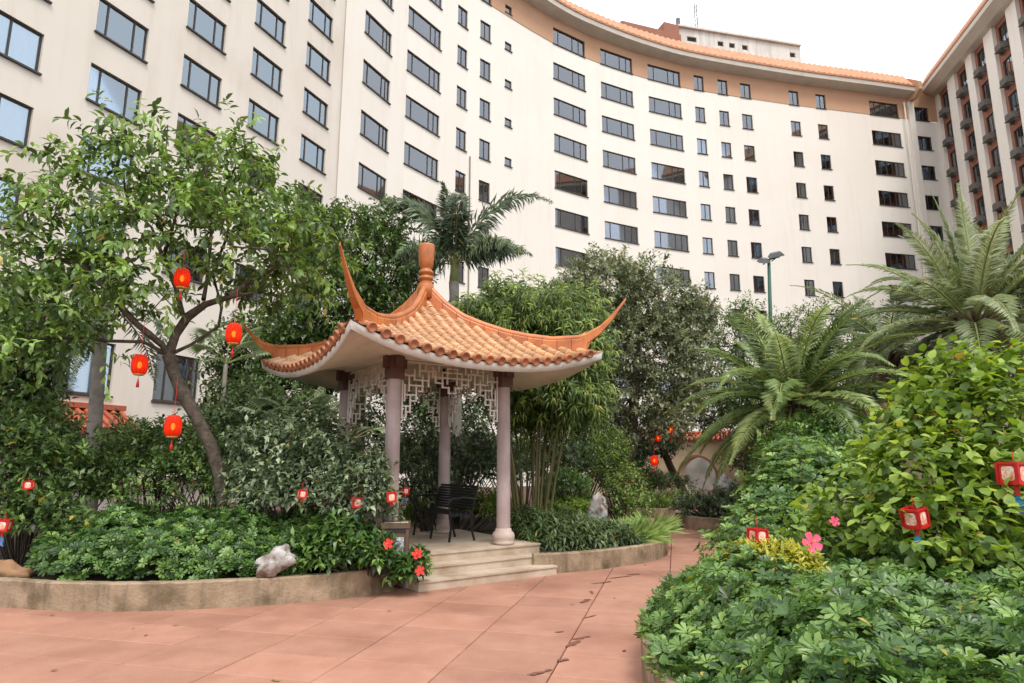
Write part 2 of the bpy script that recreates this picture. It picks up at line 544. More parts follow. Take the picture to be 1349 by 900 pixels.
M['binp'] = material('bin_panel', (.70, .72, .74), (.10, .11, .12), .6, 34, detail=1)
M['pebble'] = material('pebbles', (.55, .50, .42), (.35, .30, .24), .85, 20)
M['iron'] = material('bench_iron', (.012, .012, .013), (.02, .02, .02), .45, 8)
M['pipe'] = material('drain_pipe', (.30, .25, .21), (.24, .20, .17), .7, 2)
M['conc'] = material('concrete', (.40, .37, .33), (.32, .29, .26), .9, 2)


def glass(name, tint, body, refl):
    m = bpy.data.materials.new(name)
    m.use_nodes = True
    n = m.node_tree.nodes; l = m.node_tree.links
    g = n.new('ShaderNodeBsdfGlossy'); g.inputs['Color'].default_value = (*tint, 1); g.inputs['Roughness'].default_value = 0.03
    t = n.new('ShaderNodeBsdfTransparent'); t.inputs['Color'].default_value = (*body, 1)
    fr = n.new('ShaderNodeFresnel'); fr.inputs['IOR'].default_value = 1.5
    mr = n.new('ShaderNodeMapRange'); mr.inputs[3].default_value = refl; mr.inputs[4].default_value = 1.0
    l.new(fr.outputs[0], mr.inputs[0])
    mx = n.new('ShaderNodeMixShader')
    l.new(mr.outputs[0], mx.inputs[0]); l.new(t.outputs[0], mx.inputs[1]); l.new(g.outputs[0], mx.inputs[2])
    l.new(mx.outputs[0], n['Material Output'].inputs[0])
    return m


M['glass'] = glass('window_glass', (.86, .92, 1.0), (.62, .66, .70), .16)
M['glassL'] = glass('window_glass_blue', (.72, .84, .95), (.84, .88, .92), .26)


def glow(name, col, strength):
    m = bpy.data.materials.new(name); m.use_nodes = True
    n = m.node_tree.nodes
    e = n.new('ShaderNodeEmission'); e.inputs[0].default_value = (*col, 1); e.inputs[1].default_value = strength
    m.node_tree.links.new(e.outputs[0], n['Material Output'].inputs[0])
    return m


def silk(name, col, tr):
    m = bpy.data.materials.new(name); m.use_nodes = True
    n = m.node_tree.nodes; l = m.node_tree.links
    a = n.new('ShaderNodeBsdfTransparent'); a.inputs[0].default_value = (1.0, .30, .10, 1)
    b = n.new('ShaderNodeBsdfTranslucent'); b.inputs[0].default_value = (*col, 1)
    d = n.new('ShaderNodeBsdfDiffuse'); d.inputs[0].default_value = (*col, 1)
    m1 = n.new('ShaderNodeMixShader'); m1.inputs[0].default_value = .5
    l.new(b.outputs[0], m1.inputs[1]); l.new(d.outputs[0], m1.inputs[2])
    m2 = n.new('ShaderNodeMixShader'); m2.inputs[0].default_value = tr
    l.new(m1.outputs[0], m2.inputs[1]); l.new(a.outputs[0], m2.inputs[2])
    l.new(m2.outputs[0], n['Material Output'].inputs[0])
    return m


M['bulb'] = glow('lantern_bulb', (1.0, .42, .09), 7.5)
M['silk'] = silk('lantern_silk', (.76, .06, .018), .20)

LM = {
    'tree': leafmat('leaf_tree', (0.035, 0.058, 0.017), (0.109, 0.192, 0.045), (0.310, 0.464, 0.112)),
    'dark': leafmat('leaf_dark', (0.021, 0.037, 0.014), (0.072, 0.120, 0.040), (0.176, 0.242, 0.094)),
    'mid': leafmat('leaf_mid', (0.027, 0.050, 0.016), (0.090, 0.160, 0.041), (0.226, 0.338, 0.091)),
    'olive': leafmat('leaf_olive', (0.050, 0.058, 0.029), (0.147, 0.173, 0.083), (0.338, 0.366, 0.211)),
    'scheff': leafmat('leaf_umbrella', (.022, .055, .014), (.092, .19, .042), (.29, .43, .11), .36),
    'pale': leafmat('leaf_pale', (0.038, 0.058, 0.027), (0.141, 0.198, 0.096), (0.422, 0.507, 0.310), .35),
    'lime': leafmat('leaf_lime', (.065, .12, .018), (.165, .27, .035), (.38, .50, .09), .45, .38),
    'bamboo': leafmat('leaf_bamboo', (.035, .062, .014), (.10, .165, .032), (.30, .40, .085), .5, .32),
    'palm': leafmat('leaf_palm', (.075, .125, .028), (.165, .245, .06), (.36, .43, .15), .36, .28),
    'palmg': leafmat('leaf_palm_grey', (.085, .125, .04), (.18, .235, .085), (.38, .42, .21), .36, .28),
    'dead': leafmat('leaf_dead', (.16, .10, .05), (.26, .18, .09), (.36, .27, .15), .7, .1),
    'royal': leafmat('leaf_royal', (0.064, 0.096, 0.051), (0.128, 0.179, 0.096), (0.307, 0.371, 0.218), .38, .2),
    'yellow': leafmat('leaf_yellow', (.16, .20, .025), (.42, .42, .045), (.66, .62, .15), .45, .35),
    'grass': leafmat('leaf_grass', (0.102, 0.179, 0.038), (0.230, 0.371, 0.077), (0.461, 0.563, 0.205), .5, .35),
}

# ------------------------------------------------------------------ ground and paving
g = 300
tag(mk('ground', [(-g, -g, -.12), (g, -g, -.12), (g, g, -.12), (-g, g, -.12)], [(0, 1, 2, 3)], M['soil']), kind='structure')
pav = tag(mk('pavement', [(-14, -3, -.03), (14, -3, -.03), (14, 40, -.03), (-14, 40, -.03)], [(0, 1, 2, 3)], M['joint']), kind='structure')
SA = math.radians(-14)
ca, sa = math.cos(SA), math.sin(SA)
SW, SH, SG = 0.84, 0.56, 0.009


def slab_mesh():
    mb = MB()
    w, h, t, b = SW / 2 - SG / 2, SH / 2 - SG / 2, .03, .006
    V = []
    for (x, y, z) in [(-w, -h, -t), (w, -h, -t), (w, h, -t), (-w, h, -t), (-w, -h, -b), (w, -h, -b), (w, h, -b), (-w, h, -b),
                      (-w + b, -h + b, 0), (w - b, -h + b, 0), (w - b, h - b, 0), (-w + b, h - b, 0)]:
        V.append((x, y, z))
    F = [(8, 9, 10, 11)]
    for i in range(4):
        j = (i + 1) % 4
        F += [(i, j, j + 4, i + 4), (i + 4, j + 4, j + 8, i + 8)]
    mb.add(V, F)
    return mb


slabm = slab_mesh().mesh('paving_slab', M['slab'])
visL = [(-6.6, 7.9), (-4.4, 7.8), (-3.1, 7.9), (-1.9, 8.5), (-1.0, 9.3), (.6, 10.3), (1.9, 11.3), (2.5, 13.0), (3.2, 17), (4.4, 21)]
near = []; far = MB()
for i in range(-16, 26):
    for j in range(4, 50):
        u = (i + .5) * SW - .15; v = (j + .5) * SH + .15 * 0 + .12
        x, y = u * ca - v * sa, u * sa + v * ca
        if y < 2.2 or y > 24 or x < -8.5 or x > 9: continue
        xr = np.interp(y, [2, 5, 6.5, 8, 10, 12.5, 15, 19, 24], [2.0, 1.9, 2.4, 3.3, 4.5, 5.9, 6.8, 8, 9])
        xl = np.interp(y, [2, 7.8, 8.4, 9.3, 10.3, 11.3, 13, 17, 24], [-8.4, -7.2, -2.9, -2.0, -.6, .8, 1.6, 2.2, 3.5])
        if x < xl or x > xr: continue
        if y < 17: near.append((x, y))
        else:
            P = np.array(slab_mesh().V); R = np.array([[ca, -sa, 0], [sa, ca, 0], [0, 0, 1]])
            far.add(P @ R.T + [x, y, 0], slab_mesh().F)
print('slabs', len(near))
for (x, y) in near[:300]:
    tilt = rng.normal(0, .0016, 2)
    inst('paving_slab', slabm, Matrix.Translation((x, y, rng.normal(0, .0012))) @ Matrix.Rotation(SA, 4, 'Z') @ Matrix.Rotation(tilt[0], 4, 'X') @ Matrix.Rotation(tilt[1], 4, 'Y'), pav)
tag(far.obj('far_paving', M['slabw'], pav), kind='stuff')


def smooth_path(pts, n=60, closed=False):
    pts = np.asarray(pts, float)
    out = []
    k = len(pts)
    for i in range(k if closed else k - 1):
        p0 = pts[(i - 1) % k] if closed or i > 0 else 2 * pts[0] - pts[1]
        p1 = pts[i]; p2 = pts[(i + 1) % k]
        p3 = pts[(i + 2) % k] if closed or i + 2 < k else 2 * pts[-1] - pts[-2]
        m = max(2, n // k)
        for t in np.arange(m) / m:
            out.append(.5 * (2 * p1 + (p2 - p0) * t + (2 * p0 - 5 * p1 + 4 * p2 - p3) * t * t + (3 * p1 - p0 - 3 * p2 + p3) * t ** 3))
    if not closed: out.append(pts[-1])
    return np.array(out)


def kerb_wall(path, h, w, label, group=None, mat='kerb'):
    """low stone edging wall along a plan path with a slightly rounded top"""
    p = smooth_path(path, 90)
    T = unit(np.gradient(p, axis=0)); Nn = np.stack([-T[:, 1], T[:, 0]], 1)
    prof = [(-w / 2, -.05), (-w / 2, h - .015), (-w / 2 + .015, h), (w / 2 - .015, h), (w / 2, h - .015), (w / 2, -.05)]
    V = []
    for q, nn in zip(p, Nn):
        j = rng.normal(0, .0025)
        for a, z in prof:
            V.append((q[0] + nn[0] * (a + j), q[1] + nn[1] * (a + j), z + (rng.normal(0, .002) if z > 0 else 0)))
    k = len(prof); n = len(p)
    F = [(i * k + a, i * k + a + 1, (i + 1) * k + a + 1, (i + 1) * k + a) for i in range(n - 1) for a in range(k - 1)]
    F += [tuple(range(k - 1, -1, -1)), tuple((n - 1) * k + a for a in range(k))]
    return tag(mk('planter_wall', V, F, M[mat]), label, 'wall', group)


def bed(path, z, name):
    """soil surface inside a planter, heaped a little towards the middle"""
    p = smooth_path(path, 60, True); c = p.mean(0); n = len(p)
    V = [(q[0], q[1], z) for q in p] + [(c[0] + (q[0] - c[0]) * .6, c[1] + (q[1] - c[1]) * .6, z + .06 + rng.normal(0, .02)) for q in p] + [(c[0], c[1], z + .1)]
    F = [(i, (i + 1) % n, n + (i + 1) % n, n + i) for i in range(n)] + [(n + i, n + (i + 1) % n, 2 * n) for i in range(n)]
    return tag(mk(name, V, F, M['soil']), kind='structure')


LW = [(-7.5, 7.75), (-6.2, 7.72), (-5.66, 7.62), (-5.07, 7.47), (-4.45, 7.40), (-3.82, 7.43), (-3.14, 7.58), (-2.53, 7.78), (-1.92, 8.10), (-1.52, 8.50)]
kerb_wall(LW, .29, .13, 'long wavy tan stone kerb wall in front of the tree bed')
bed(LW + [(-1.5, 8.9), (-2.2, 9.6), (-3.2, 10.9), (-2.5, 14), (-4, 18), (-12, 18), (-11, 9)], .22, 'tree_bed_soil')
MW = [(.30, 9.72), (.62, 9.78), (1.15, 10.03), (1.72, 10.42), (2.30, 10.98), (2.66, 11.75), (2.76, 12.6), (2.55, 13.6), (2.2, 14.5)]
kerb_wall(MW, .27, .13, 'curved tan stone kerb wall beside the pavilion steps')
bed(MW + [(2, 17), (-2, 18), (-1.6, 13), (-.3, 11.2), (.2, 10.2)], .2, 'bamboo_bed_soil')
FW = [(3.3, 20.0), (3.6, 19.0), (4.1, 18.75), (4.7, 19.1), (5.0, 20.2), (4.6, 22.0)]
kerb_wall(FW, .26, .14, 'short curved kerb wall under the pale grass tuft')
bed(FW + [(3.6, 22)], .2, 'grass_bed_soil')
GW = [(4.9, 18.2), (4.35, 17.4), (4.15, 16.3), (4.35, 15.4), (4.9, 15.0), (5.6, 14.9), (6.6, 15.3)]
kerb_wall(GW, .30, .14, 'rounded kerb wall below the small round bush on the path')
bed(GW + [(6.8, 17.5), (6, 18.6)], .22, 'path_bed_soil')
RW = [(1.02, 2.2), (1.0, 3.6), (1.0, 4.6), (1.12, 5.5), (1.55, 6.4), (2.3, 7.6), (3.3, 9.3), (4.5, 11.4), (5.6, 13.0), (7.0, 14.0)]
kerb_wall(RW, .32, .15, 'tan stone kerb wall of the umbrella plant bed by the path')
bed(RW + [(12, 14), (13, 7), (9, 2)], .24, 'umbrella_bed_soil')

# ------------------------------------------------------------------ the hotel
ST_H = 3.0
hotel = thing('hotel_building', 'tall cream curved hotel with terracotta top floor and rows of dark windows', 'building', (3, 46, -.1))
CP = smooth_path([(-9.6, 28.6), (-8.1, 31.6), (-6.3, 35.2), (-3.7, 38.9), (-2.2, 40.5), (3.2, 45.4), (7.2, 48.0), (11.6, 50.2), (15.9, 51.8), (25.2, 54.2), (33.9, 56.0), (38.5, 57.0), (41.6, 57.6)], 600)


class Wall:
    def __init__(s, P):
        s.P = np.asarray(P, float)
        d = np.linalg.norm(np.diff(s.P, axis=0), axis=1)
        s.S = np.concatenate([[0], np.cumsum(d)])
        s.az = np.arctan2(s.P[:, 0], s.P[:, 1])

    def s_at(s, px, py):
        d = ray(px, py)
        return float(np.interp(math.atan2(d[0], d[1]), s.az, s.S))

    def xy(s, t):
        if t > s.S[-1]:
            d = unit(s.P[-1] - s.P[-2]); return s.P[-1] + d * (t - s.S[-1])
        if t < 0:
            d = unit(s.P[1] - s.P[0]); return s.P[0] + d * t
        return np.array([np.interp(t, s.S, s.P[:, 0]), np.interp(t, s.S, s.P[:, 1])])

    def nrm(s, t, e=.3):
        d = unit(s.xy(t + e) - s.xy(t - e))
        return np.array([d[1], -d[0]])          # faces the court

    def surf(s, name, s0, s1, z0, z1, holes, mat, parent, depth=.16, step=1.5, off=0.0):
        """wall sheet with real openings; holes = [(sa, sb, za, zb)], reveals go back by depth"""
        cols = {}
        for h in holes: cols.setdefault((h[0], h[1]), []).append((h[2], h[3]))
        keys = sorted(cols)
        br = [s0]
        strips = []
        cur = s0
        for k in keys:
            if k[0] > cur: strips.append((cur, k[0], []))
            strips.append((k[0], k[1], sorted(cols[k])))
            cur = k[1]
        if cur < s1: strips.append((cur, s1, []))
        mb = MB()
        def p(t, z, o=0.0):
            q = s.xy(t) + s.nrm(t) * (off + o); return (q[0], q[1], z)
        for a, b, hs in strips:
            n = 1 if hs else max(1, int((b - a) / step))
            for i in range(n):
                u, v = a + (b - a) * i / n, a + (b - a) * (i + 1) / n
                zc = z0
                for za, zb in hs + [(z1, None)]:
                    if za > zc: mb.add([p(u, zc), p(v, zc), p(v, za), p(u, za)], [(0, 1, 2, 3)])
                    if zb is not None:
                        D = -depth
                        # reveal directions along the chord normal so that the jambs are parallel
                        nn = s.nrm((u + v) / 2) * D
                        c = [np.array(p(u, za)), np.array(p(v, za)), np.array(p(v, zb)), np.array(p(u, zb))]
                        e = [q + [nn[0], nn[1], 0] for q in c]
                        mb.add(c + e, [(0, 1, 5, 4), (1, 2, 6, 5), (2, 3, 7, 6), (3, 0, 4, 7)])
                        zc = zb
        return mb.obj(name, mat, parent)

    def frame_at(s, a, b, z, back):
        A, B = s.xy(a), s.xy(b)
        d = unit(B - A); n = np.array([d[1], -d[0]])
        o = A - n * back
        return Matrix(((d[0], n[0], 0, o[0]), (d[1], n[1], 0, o[1]), (0, 0, 1, z), (0, 0, 0, 1))), float(np.linalg.norm(B - A))


def window_meshes(w, h, splits, gm, curt):
    """frame, panes and curtains of one window type, x along wall, y outwards, z up"""
    t = .055
    fr = MB()
    fr.box((w / 2, 0, t / 2), (w / 2, .035, t / 2)).box((w / 2, 0, h - t / 2), (w / 2, .035, t / 2))
    xs = [0] + [f * w for f in splits] + [w]
    for i, x in enumerate(xs):
        cx = t / 2 if i == 0 else (w - t / 2 if i == len(xs) - 1 else x)
        fr.box((cx, .002, h / 2), (t / 2, .033, h / 2 - t))
    fr.box((w / 2, .10, -.03), (w / 2 + .04, .10, .03))
    panes = []
    for i in range(len(xs) - 1):
        a, b = xs[i] + t * .6, xs[i + 1] - t * .6
        pm = MB().box(((a + b) / 2, 0, h / 2), ((b - a) / 2, .006, h / 2 - t))
        panes.append(pm.mesh('pane', gm))
    cms = []
    for (f0, f1) in ((0, 1), (0, .3), (.68, 1), (0.0, .62), (.4, 1)):
        mb = MB()
        n = max(6, int((f1 - f0) * w / .07))
        V = []
        for i in range(n + 1):
            x = (f0 + (f1 - f0) * i / n) * w
            y = -.14 + .022 * math.sin(i * 1.9) + .012 * math.sin(i * .7)
            V += [(x, y, 0), (x, y, h)]
        mb.add(V, [(2 * i, 2 * i + 2, 2 * i + 3, 2 * i + 1) for i in range(n)])
        cms.append(mb.mesh('curtain', curt))
    return fr.mesh('window', M['frame']), panes, cms


def put_window(wall, a, b, z, ms, parent, back=.12, pc=.89):
    Mx, w = wall.frame_at(a, b, z, back)
    o = inst('window', ms[0], Mx, parent)
    for pm in ms[1]: inst('pane', pm, Matrix.Identity(4), o, True)
    r = rng.random()
    if r < pc:
        k = rng.choice(len(ms[2]), p=[.42, .16, .16, .13, .13] if pc < .9 else [.8, .05, .05, .05, .05])
        inst('curtain', ms[2][k], Matrix.Identity(4), o, True)
        if k == 1: inst('curtain', ms[2][2], Matrix.Identity(4), o, True)
    return o


cw = Wall(CP)
# column: left px, right px at a reference row y; width kind
cols = [((476, 141), (512, 166), [.2, .72, .86]), ((535, 120), (579, 150), [.18, .70, .85]), ((602, 108), (615, 115), [.5]), ((632, 128), (646, 134), [.5]),
        ((665, 145), (674, 147), []), ((730, 175), (773, 191), [.18, .62, .82]), ((794, 197), (837, 208), [.18, .62, .82]), ((858, 214), (902, 225), [.2, .64, .82]),
        ((918, 183), (931, 185), [.5]), ((950, 188), (963, 190), [.5]), ((980, 191), (994, 193), [.5]), ((1045, 199), (1058, 201), [.5]),
        ((1081, 203), (1094, 204), [.5]), ((1157, 252), (1196, 255), [.2, .4, .6, .8]), ((1215, 257), (1237, 259), [.33, .66])]
ZB = CZ + ST_H * 11.15 - 1.42            # bottom of the terracotta band
holes = []; bholes = []; wins = []
for ci, (l, r, sp) in enumerate(cols):
    a, b = cw.s_at(*l), cw.s_at(*r)
    h = .62 if ci == 4 else 1.4
    ms = window_meshes(float(np.linalg.norm(cw.xy(b) - cw.xy(a))), h, sp, M['glass'], M['curtain'])
    for k in range(2, 12):
        zt = CZ + ST_H * (k + .15) - (.55 if ci == 4 else 0)
        (bholes if k == 11 else holes).append((a, b, zt - h, zt))
        wins.append((a, b, zt - h, ms))
s_end = cw.S[-1]
S0 = cw.s_at(449, 150)
bholes = [(a, b, max(z0, ZB + .02), z1) for a, b, z0, z1 in bholes]
cw.surf('wall', S0, s_end, -.1, ZB, holes, M['cream'], hotel)
ZE = CZ + ST_H * 11.15 + .75             # underside of the eave
s_rib = cw.s_at(1192, 110)
cw.surf('top_floor_wall', S0, s_end, ZB, ZE + .35, bholes, M['terra'], hotel, off=.03)
cw.surf('end_parapet', s_rib + .35, s_end, ZE + .35, ZE + 1.2, [], M['terra'], hotel, off=.035)
for (a, b, z, ms) in wins:
    zz = z if z < ZB - .5 else max(z, ZB + .02)
    put_window(cw, a, b, zz, ms, hotel)
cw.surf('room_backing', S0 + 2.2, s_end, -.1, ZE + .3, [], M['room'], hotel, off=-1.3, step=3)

q0 = cw.xy(S0); n0 = cw.nrm(S0)
e0 = unit(q0 + np.array([.6, 0.0])) * 4                # the end wall runs straight back
mk('end_wall', [(*q0, -.1), (*q0, ZE + .4), (*(q0 + e0), ZE + .4), (*(q0 + e0), -.1)], [(0, 1, 2, 3)], M['cream'], hotel)


def sweep(wall, s0, s1, prof, step, mat, name, parent, ripple=None):
    n = max(2, int((s1 - s0) / step))
    V = []; k = len(prof)
    for i in range(n + 1):
        t = s0 + (s1 - s0) * i / n
        q = wall.xy(t); nn = wall.nrm(t, .8)
        for j, (o, z) in enumerate(prof):
            dz = 0
            if ripple and j >= ripple[0]: dz = ripple[1] * (0, 1)[i % 2]
            V.append((q[0] + nn[0] * o, q[1] + nn[1] * o, z + dz))
    F = [(i * k + j, (i + 1) * k + j, (i + 1) * k + j + 1, i * k + j + 1) for i in range(n) for j in range(k - 1)]
    F += [tuple(range(k)), tuple(n * k + j for j in range(k - 1, -1, -1))]
    return mk(name, V, F, mat, parent)


sweep(cw, S0 - .2, s_rib, [(-.5, ZE + .05), (.02, ZE), (.55, ZE + .12), (1.05, ZE + .2), (1.12, ZE + .55), (-.5, ZE + .6)], 1.0, M['eave'], 'eave', hotel)
rf = sweep(cw, S0 - .2, s_rib, [(-3.0, ZE + .62), (1.18, ZE + .57), (1.2, ZE + .68), (.8, ZE + 1.15), (.4, ZE + 1.7), (.05, ZE + 2.25), (-3.0, ZE + 2.45)], .28, M['farTile'], 'roof', hotel, ripple=(2, .13))
sweep(cw, s_rib, s_rib + .4, [(-3, ZE - .4), (.9, ZE - .4), (1.5, ZE + .2), (1.5, ZE + 1.0), (.4, ZE + 1.9), (-3, ZE + 3.5)], .2, M['terra'], 'gable_rib', hotel)
sweep(cw, s_rib - .1, s_rib + .5, [(-.2, -.1), (.22, -.1), (.22, ZE - .4), (-.2, ZE - .4)], .3, M['cream'], 'pilaster', hotel)
sweep(cw, S0, s_end, [(-12, ZE + .3), (-.6, ZE + .3), (-.6, ZE + .32), (-12, ZE + .32)], 4, M['conc'], 'roof_deck', hotel)
# thin conduit and its down pipe on the facade
sp_ = cw.s_at(618, 250); q = cw.xy(sp_) + cw.nrm(sp_) * .06
MB().tube([(q[0], q[1], 3), (q[0], q[1], CZ + 3 * 6.6)], .05, 6).obj('drain_pipe', M['pipe'], hotel)
sp_ = cw.s_at(1201, 250); q = cw.xy(sp_) + cw.nrm(sp_) * .3
MB().tube([(q[0], q[1], 1), (q[0], q[1], ZE - .6)], .07, 6).obj('drain_pipe', M['cream'], hotel)
# the left block, standing further back
lb = thing('hotel_block', 'straight beige hotel block with wide bluish windows left of the curved hotel', 'building', (-12, 24, -.1))
KL = .80
dL = unit(np.array([4.8, 11.7]))
L0 = np.array([-17.05, 23.2]) * KL
lw = Wall([L0 + dL * t for t in np.linspace(-7.5, 14.5, 80)])
LE = lw.S[-1]
HL = 1.6 * KL
lcols = [((-75, 80), (60, 38), [.2, .66]), ((121, 77), (188, 116), [.22, .74]), ((243, 67), (293, 101), [.22, .74]), ((334, 58), (373, 89), [.22, .74]), ((405, 52), (436, 79), [.22, .74])]
lh = []; lwins = []
for ci, (l, r, sp) in enumerate(lcols):
    a = lw.s_at(*l); b = lw.s_at(*r)
    if ci == 0: a = b - 3.1 * KL
    ms = window_meshes(b - a, HL, sp, M['glassL'], M['sheer'])
    for k in range(3, 13):
        zt = CZ + ST_H * KL * (k + .25)
        lh.append((a, b, zt - HL, zt)); lwins.append((a, b, zt - HL, ms))
for (x0, x1) in ((70, 148), (203, 262)):
    a, b = lw.s_at(x0, 500), lw.s_at(x1, 500)
    lh.append((a + .001, b + .001, 3.6, 5.28))
    lwins.append((a, b, 3.6, window_meshes(b - a, 1.68, [.26, .74], M['glassL'], M['curtain'])))


low = [h for h in lh if h[3] < 6]; high = [h for h in lh if h[3] >= 6]
lw.surf('wall', 0, LE, 6.0, 40, high, M['creamL'], lb)
lw.surf('lower_wall', 0, LE, -.1, 6.0, low, M['creamL'], lb, off=.0)
for (a, b, z, ms) in lwins: put_window(lw, a, b, z, ms, lb, pc=.95 if z > 6 else .3)
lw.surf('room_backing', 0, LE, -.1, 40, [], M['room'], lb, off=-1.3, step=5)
sweep(lw, 0, LE, [(-8, 40.0), (.1, 40.0), (.1, 40.5), (-8, 40.5)], 5, M['creamL'], 'parapet', lb)
# tiled canopy over the ground floor windows
cz0 = 2.36


def canopy(s0, s1, parent):
    n = int((s1 - s0) / .27)
    sh = sweep(lw, s0, s1, [(.0, cz0 + .62), (.05, cz0 + .78), (1.1, cz0 + .12), (1.1, cz0), (.0, cz0 + .3)], .5, M['redtile'], 'canopy_roof', parent)
    tm = MB()
    an = np.linspace(0, math.pi, 6)
    for zi, (y, z, r) in enumerate([(0, 0, 1.0), (1, 0, .94)]): pass
    V = []; L = math.hypot(1.06, .66)
    for yy, rr in ((0, .085), (L, .075)):
        for q in an: V.append((math.cos(q) * rr, yy, math.sin(q) * rr))
    k = len(an)
    tm.add(V, [(j, j + 1, k + j + 1, k + j) for j in range(k - 1)] + [tuple(range(k))])
    me = tm.mesh('canopy_tile', M['redtile'])
    for i in range(n):
        t = s0 + (i + .5) * (s1 - s0) / n
        q = lw.xy(t); nn = lw.nrm(t); d = np.array([-nn[1], nn[0]])
        o = np.array([q[0] + nn[0] * 1.12, q[1] + nn[1] * 1.12, cz0 + .13])
        yv = np.array([-nn[0] * 1.06, -nn[1] * 1.06, .66]); yv /= np.linalg.norm(yv)
        xv = np.array([d[0], d[1], 0]); zv = np.cross(xv, yv)
        if zv[2] < 0: xv = -xv; zv = -zv
        inst('canopy_tile', me, Matrix(((xv[0], yv[0], zv[0], o[0]), (xv[1], yv[1], zv[1], o[1]), (xv[2], yv[2], zv[2], o[2]), (0, 0, 0, 1))), sh)


can = thing('tiled_canopy', 'red tiled canopy along the foot of the beige hotel block', 'canopy', (*(lw.xy(7) + lw.nrm(7) * .5), cz0))
canopy(lw.s_at(-60, 560), lw.s_at(158, 560), can)
sweep(lw, lw.s_at(-60, 560), lw.s_at(158, 560), [(0, cz0 + .79), (.22, cz0 + .79), (.22, cz0 + .95), (0, cz0 + .95)], 1, M['redtile'], 'canopy_ridge', can)
sweep(lw, 1, LE - .5, [(0, .9), (.35, .9), (.35, 1.02), (0, 1.02)], 2, M['conc'], 'ledge', lb)

# right wing with pilasters and air conditioners
rw_ = thing('hotel_wing', 'brown hotel wing with cream pilasters and window air conditioners', 'building', (40, 50, -.1))
wr = Wall([np.array([41.4, 57.4]) + (np.array([38.9, 44.5]) - np.array([41.4, 57.4])) * t for t in np.linspace(0, 1.7, 60)])
rcols = [(1236, 1246.5), (1262, 1274), (1289, 1302), (1322, 1337)]
iv = [(wr.s_at(a, 90), wr.s_at(b, 90)) for a, b in rcols]
dS = iv[3][0] - iv[2][0]
iv += [(iv[3][0] + dS * k, iv[3][1] + dS * k) for k in (1, 2)]
rh = []; rws = []
for a, b in iv:
    ms = window_meshes(b - a, 1.65, [.5], M['glass'], M['curtain'])
    for k in range(3, 12):
        zt = CZ + ST_H * (k + .45)
        rh.append((a, b, zt - 1.65, zt)); rws.append((a, b, zt - 1.65, ms))
s_e = wr.S[-1]
ZR = CZ + ST_H * 11.6
wr.surf('wall', 0, s_e, -.1, ZR + .6, rh, M['brownw'], rw_)
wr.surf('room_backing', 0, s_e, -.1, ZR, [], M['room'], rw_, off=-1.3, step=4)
acm = MB().box((0, .32, -.38), (.42, .28, .24)).box((0, .30, -.66), (.5, .33, .03)).box((-.4, .02, -.8), (.03, .3, .1)).box((.4, .02, -.8), (.03, .3, .1))
for k in range(5): acm.box((0, .605, -.55 + k * .085), (.36, .008, .022))
acme = acm.mesh('air_conditioner', M['ac'])
for (a, b, z, ms) in rws:
    w_ = put_window(wr, a, b, z, ms, rw_, pc=.6)
    inst('air_conditioner', acme, Matrix.Translation(((b - a) / 2, .12, 0)), w_, True)
edges = [0] + [v for p_ in iv for v in p_] + [s_e]
for i in range(0, len(edges), 2):
    a, b = edges[i], edges[i + 1]
    if b - a < .3: continue
    if i: a += .32
    if i + 2 < len(edges): b -= .32
    sweep(wr, a, b, [(-.1, -.1), (.28, -.1), (.28, ZR - .02), (-.1, ZR - .02)], (b - a) / 2, M['cream'], 'pilaster', rw_)
sweep(wr, -.6, s_e, [(-.6, ZR), (.7, ZR), (1.5, ZR + .35), (1.55, ZR + .7), (-.6, ZR + .75)], 2, M['eave'], 'eave', rw_)
sweep(wr, -.6, s_e, [(-4, ZR + .78), (1.6, ZR + .74), (1.62, ZR + .9), (1.1, ZR + 1.6), (.5, ZR + 2.6), (-4, ZR + 2.8)], .17, M['farTile'], 'roof', rw_, ripple=(2, .06))

# roof structures behind the tile edge
ph = thing('roof_penthouse', 'stained white rooftop plant room above the tiled hotel roof', 'building', (*(cw.xy(cw.s_at(970, 100)) - cw.nrm(cw.s_at(970, 100)) * 6), ZE))
A = at(893, 60, 55.5)[:2]; B = at(1055, 75, 58.5)[:2]
pw = Wall([A + (B - A) * t for t in np.linspace(0, 1, 20)])
Lp = pw.S[-1]
phz = [ZE + 3.0, float(at(893, 36, 55.5)[2])]
sm = []
for px in (906, 946, 961, 978, 1040):
    s_ = pw.s_at(px, 65)
    sm.append((s_, s_ + (1.0 if px == 906 else .62), phz[1] - 1.3, phz[1] - .78))
pw.surf('wall', 0, Lp, ZE - 1, phz[1], sm, M['penth'], ph, depth=.3, step=4)
for s_ in sm:
    Mx, w = pw.frame_at(s_[0], s_[1], s_[2], .2)
    inst('window', MB().box((w / 2, 0, .27), (w / 2, .02, .27)).mesh('window', M['room']), Mx, ph)
dn = unit(B - A); nn = np.array([dn[1], -dn[0]])
MB().add([(*(A - nn * k), z) for k in (0, 8) for z in (ZE - 1, phz[1])], [(0, 1, 3, 2)]).add([(*(B - nn * k), z) for k in (0, 8) for z in (ZE - 1, phz[1])], [(0, 2, 3, 1)]).add(
    [(*A, phz[1]), (*B, phz[1]), (*(B - nn * 8), phz[1]), (*(A - nn * 8), phz[1])], [(0, 1, 2, 3)]).obj('side_walls', M['penth'], ph)
c_ = (A + B) / 2
MB().bar((*A, phz[1] + .1), (*B, phz[1] + .1), .5, .2).obj('parapet', M['penth'], ph)


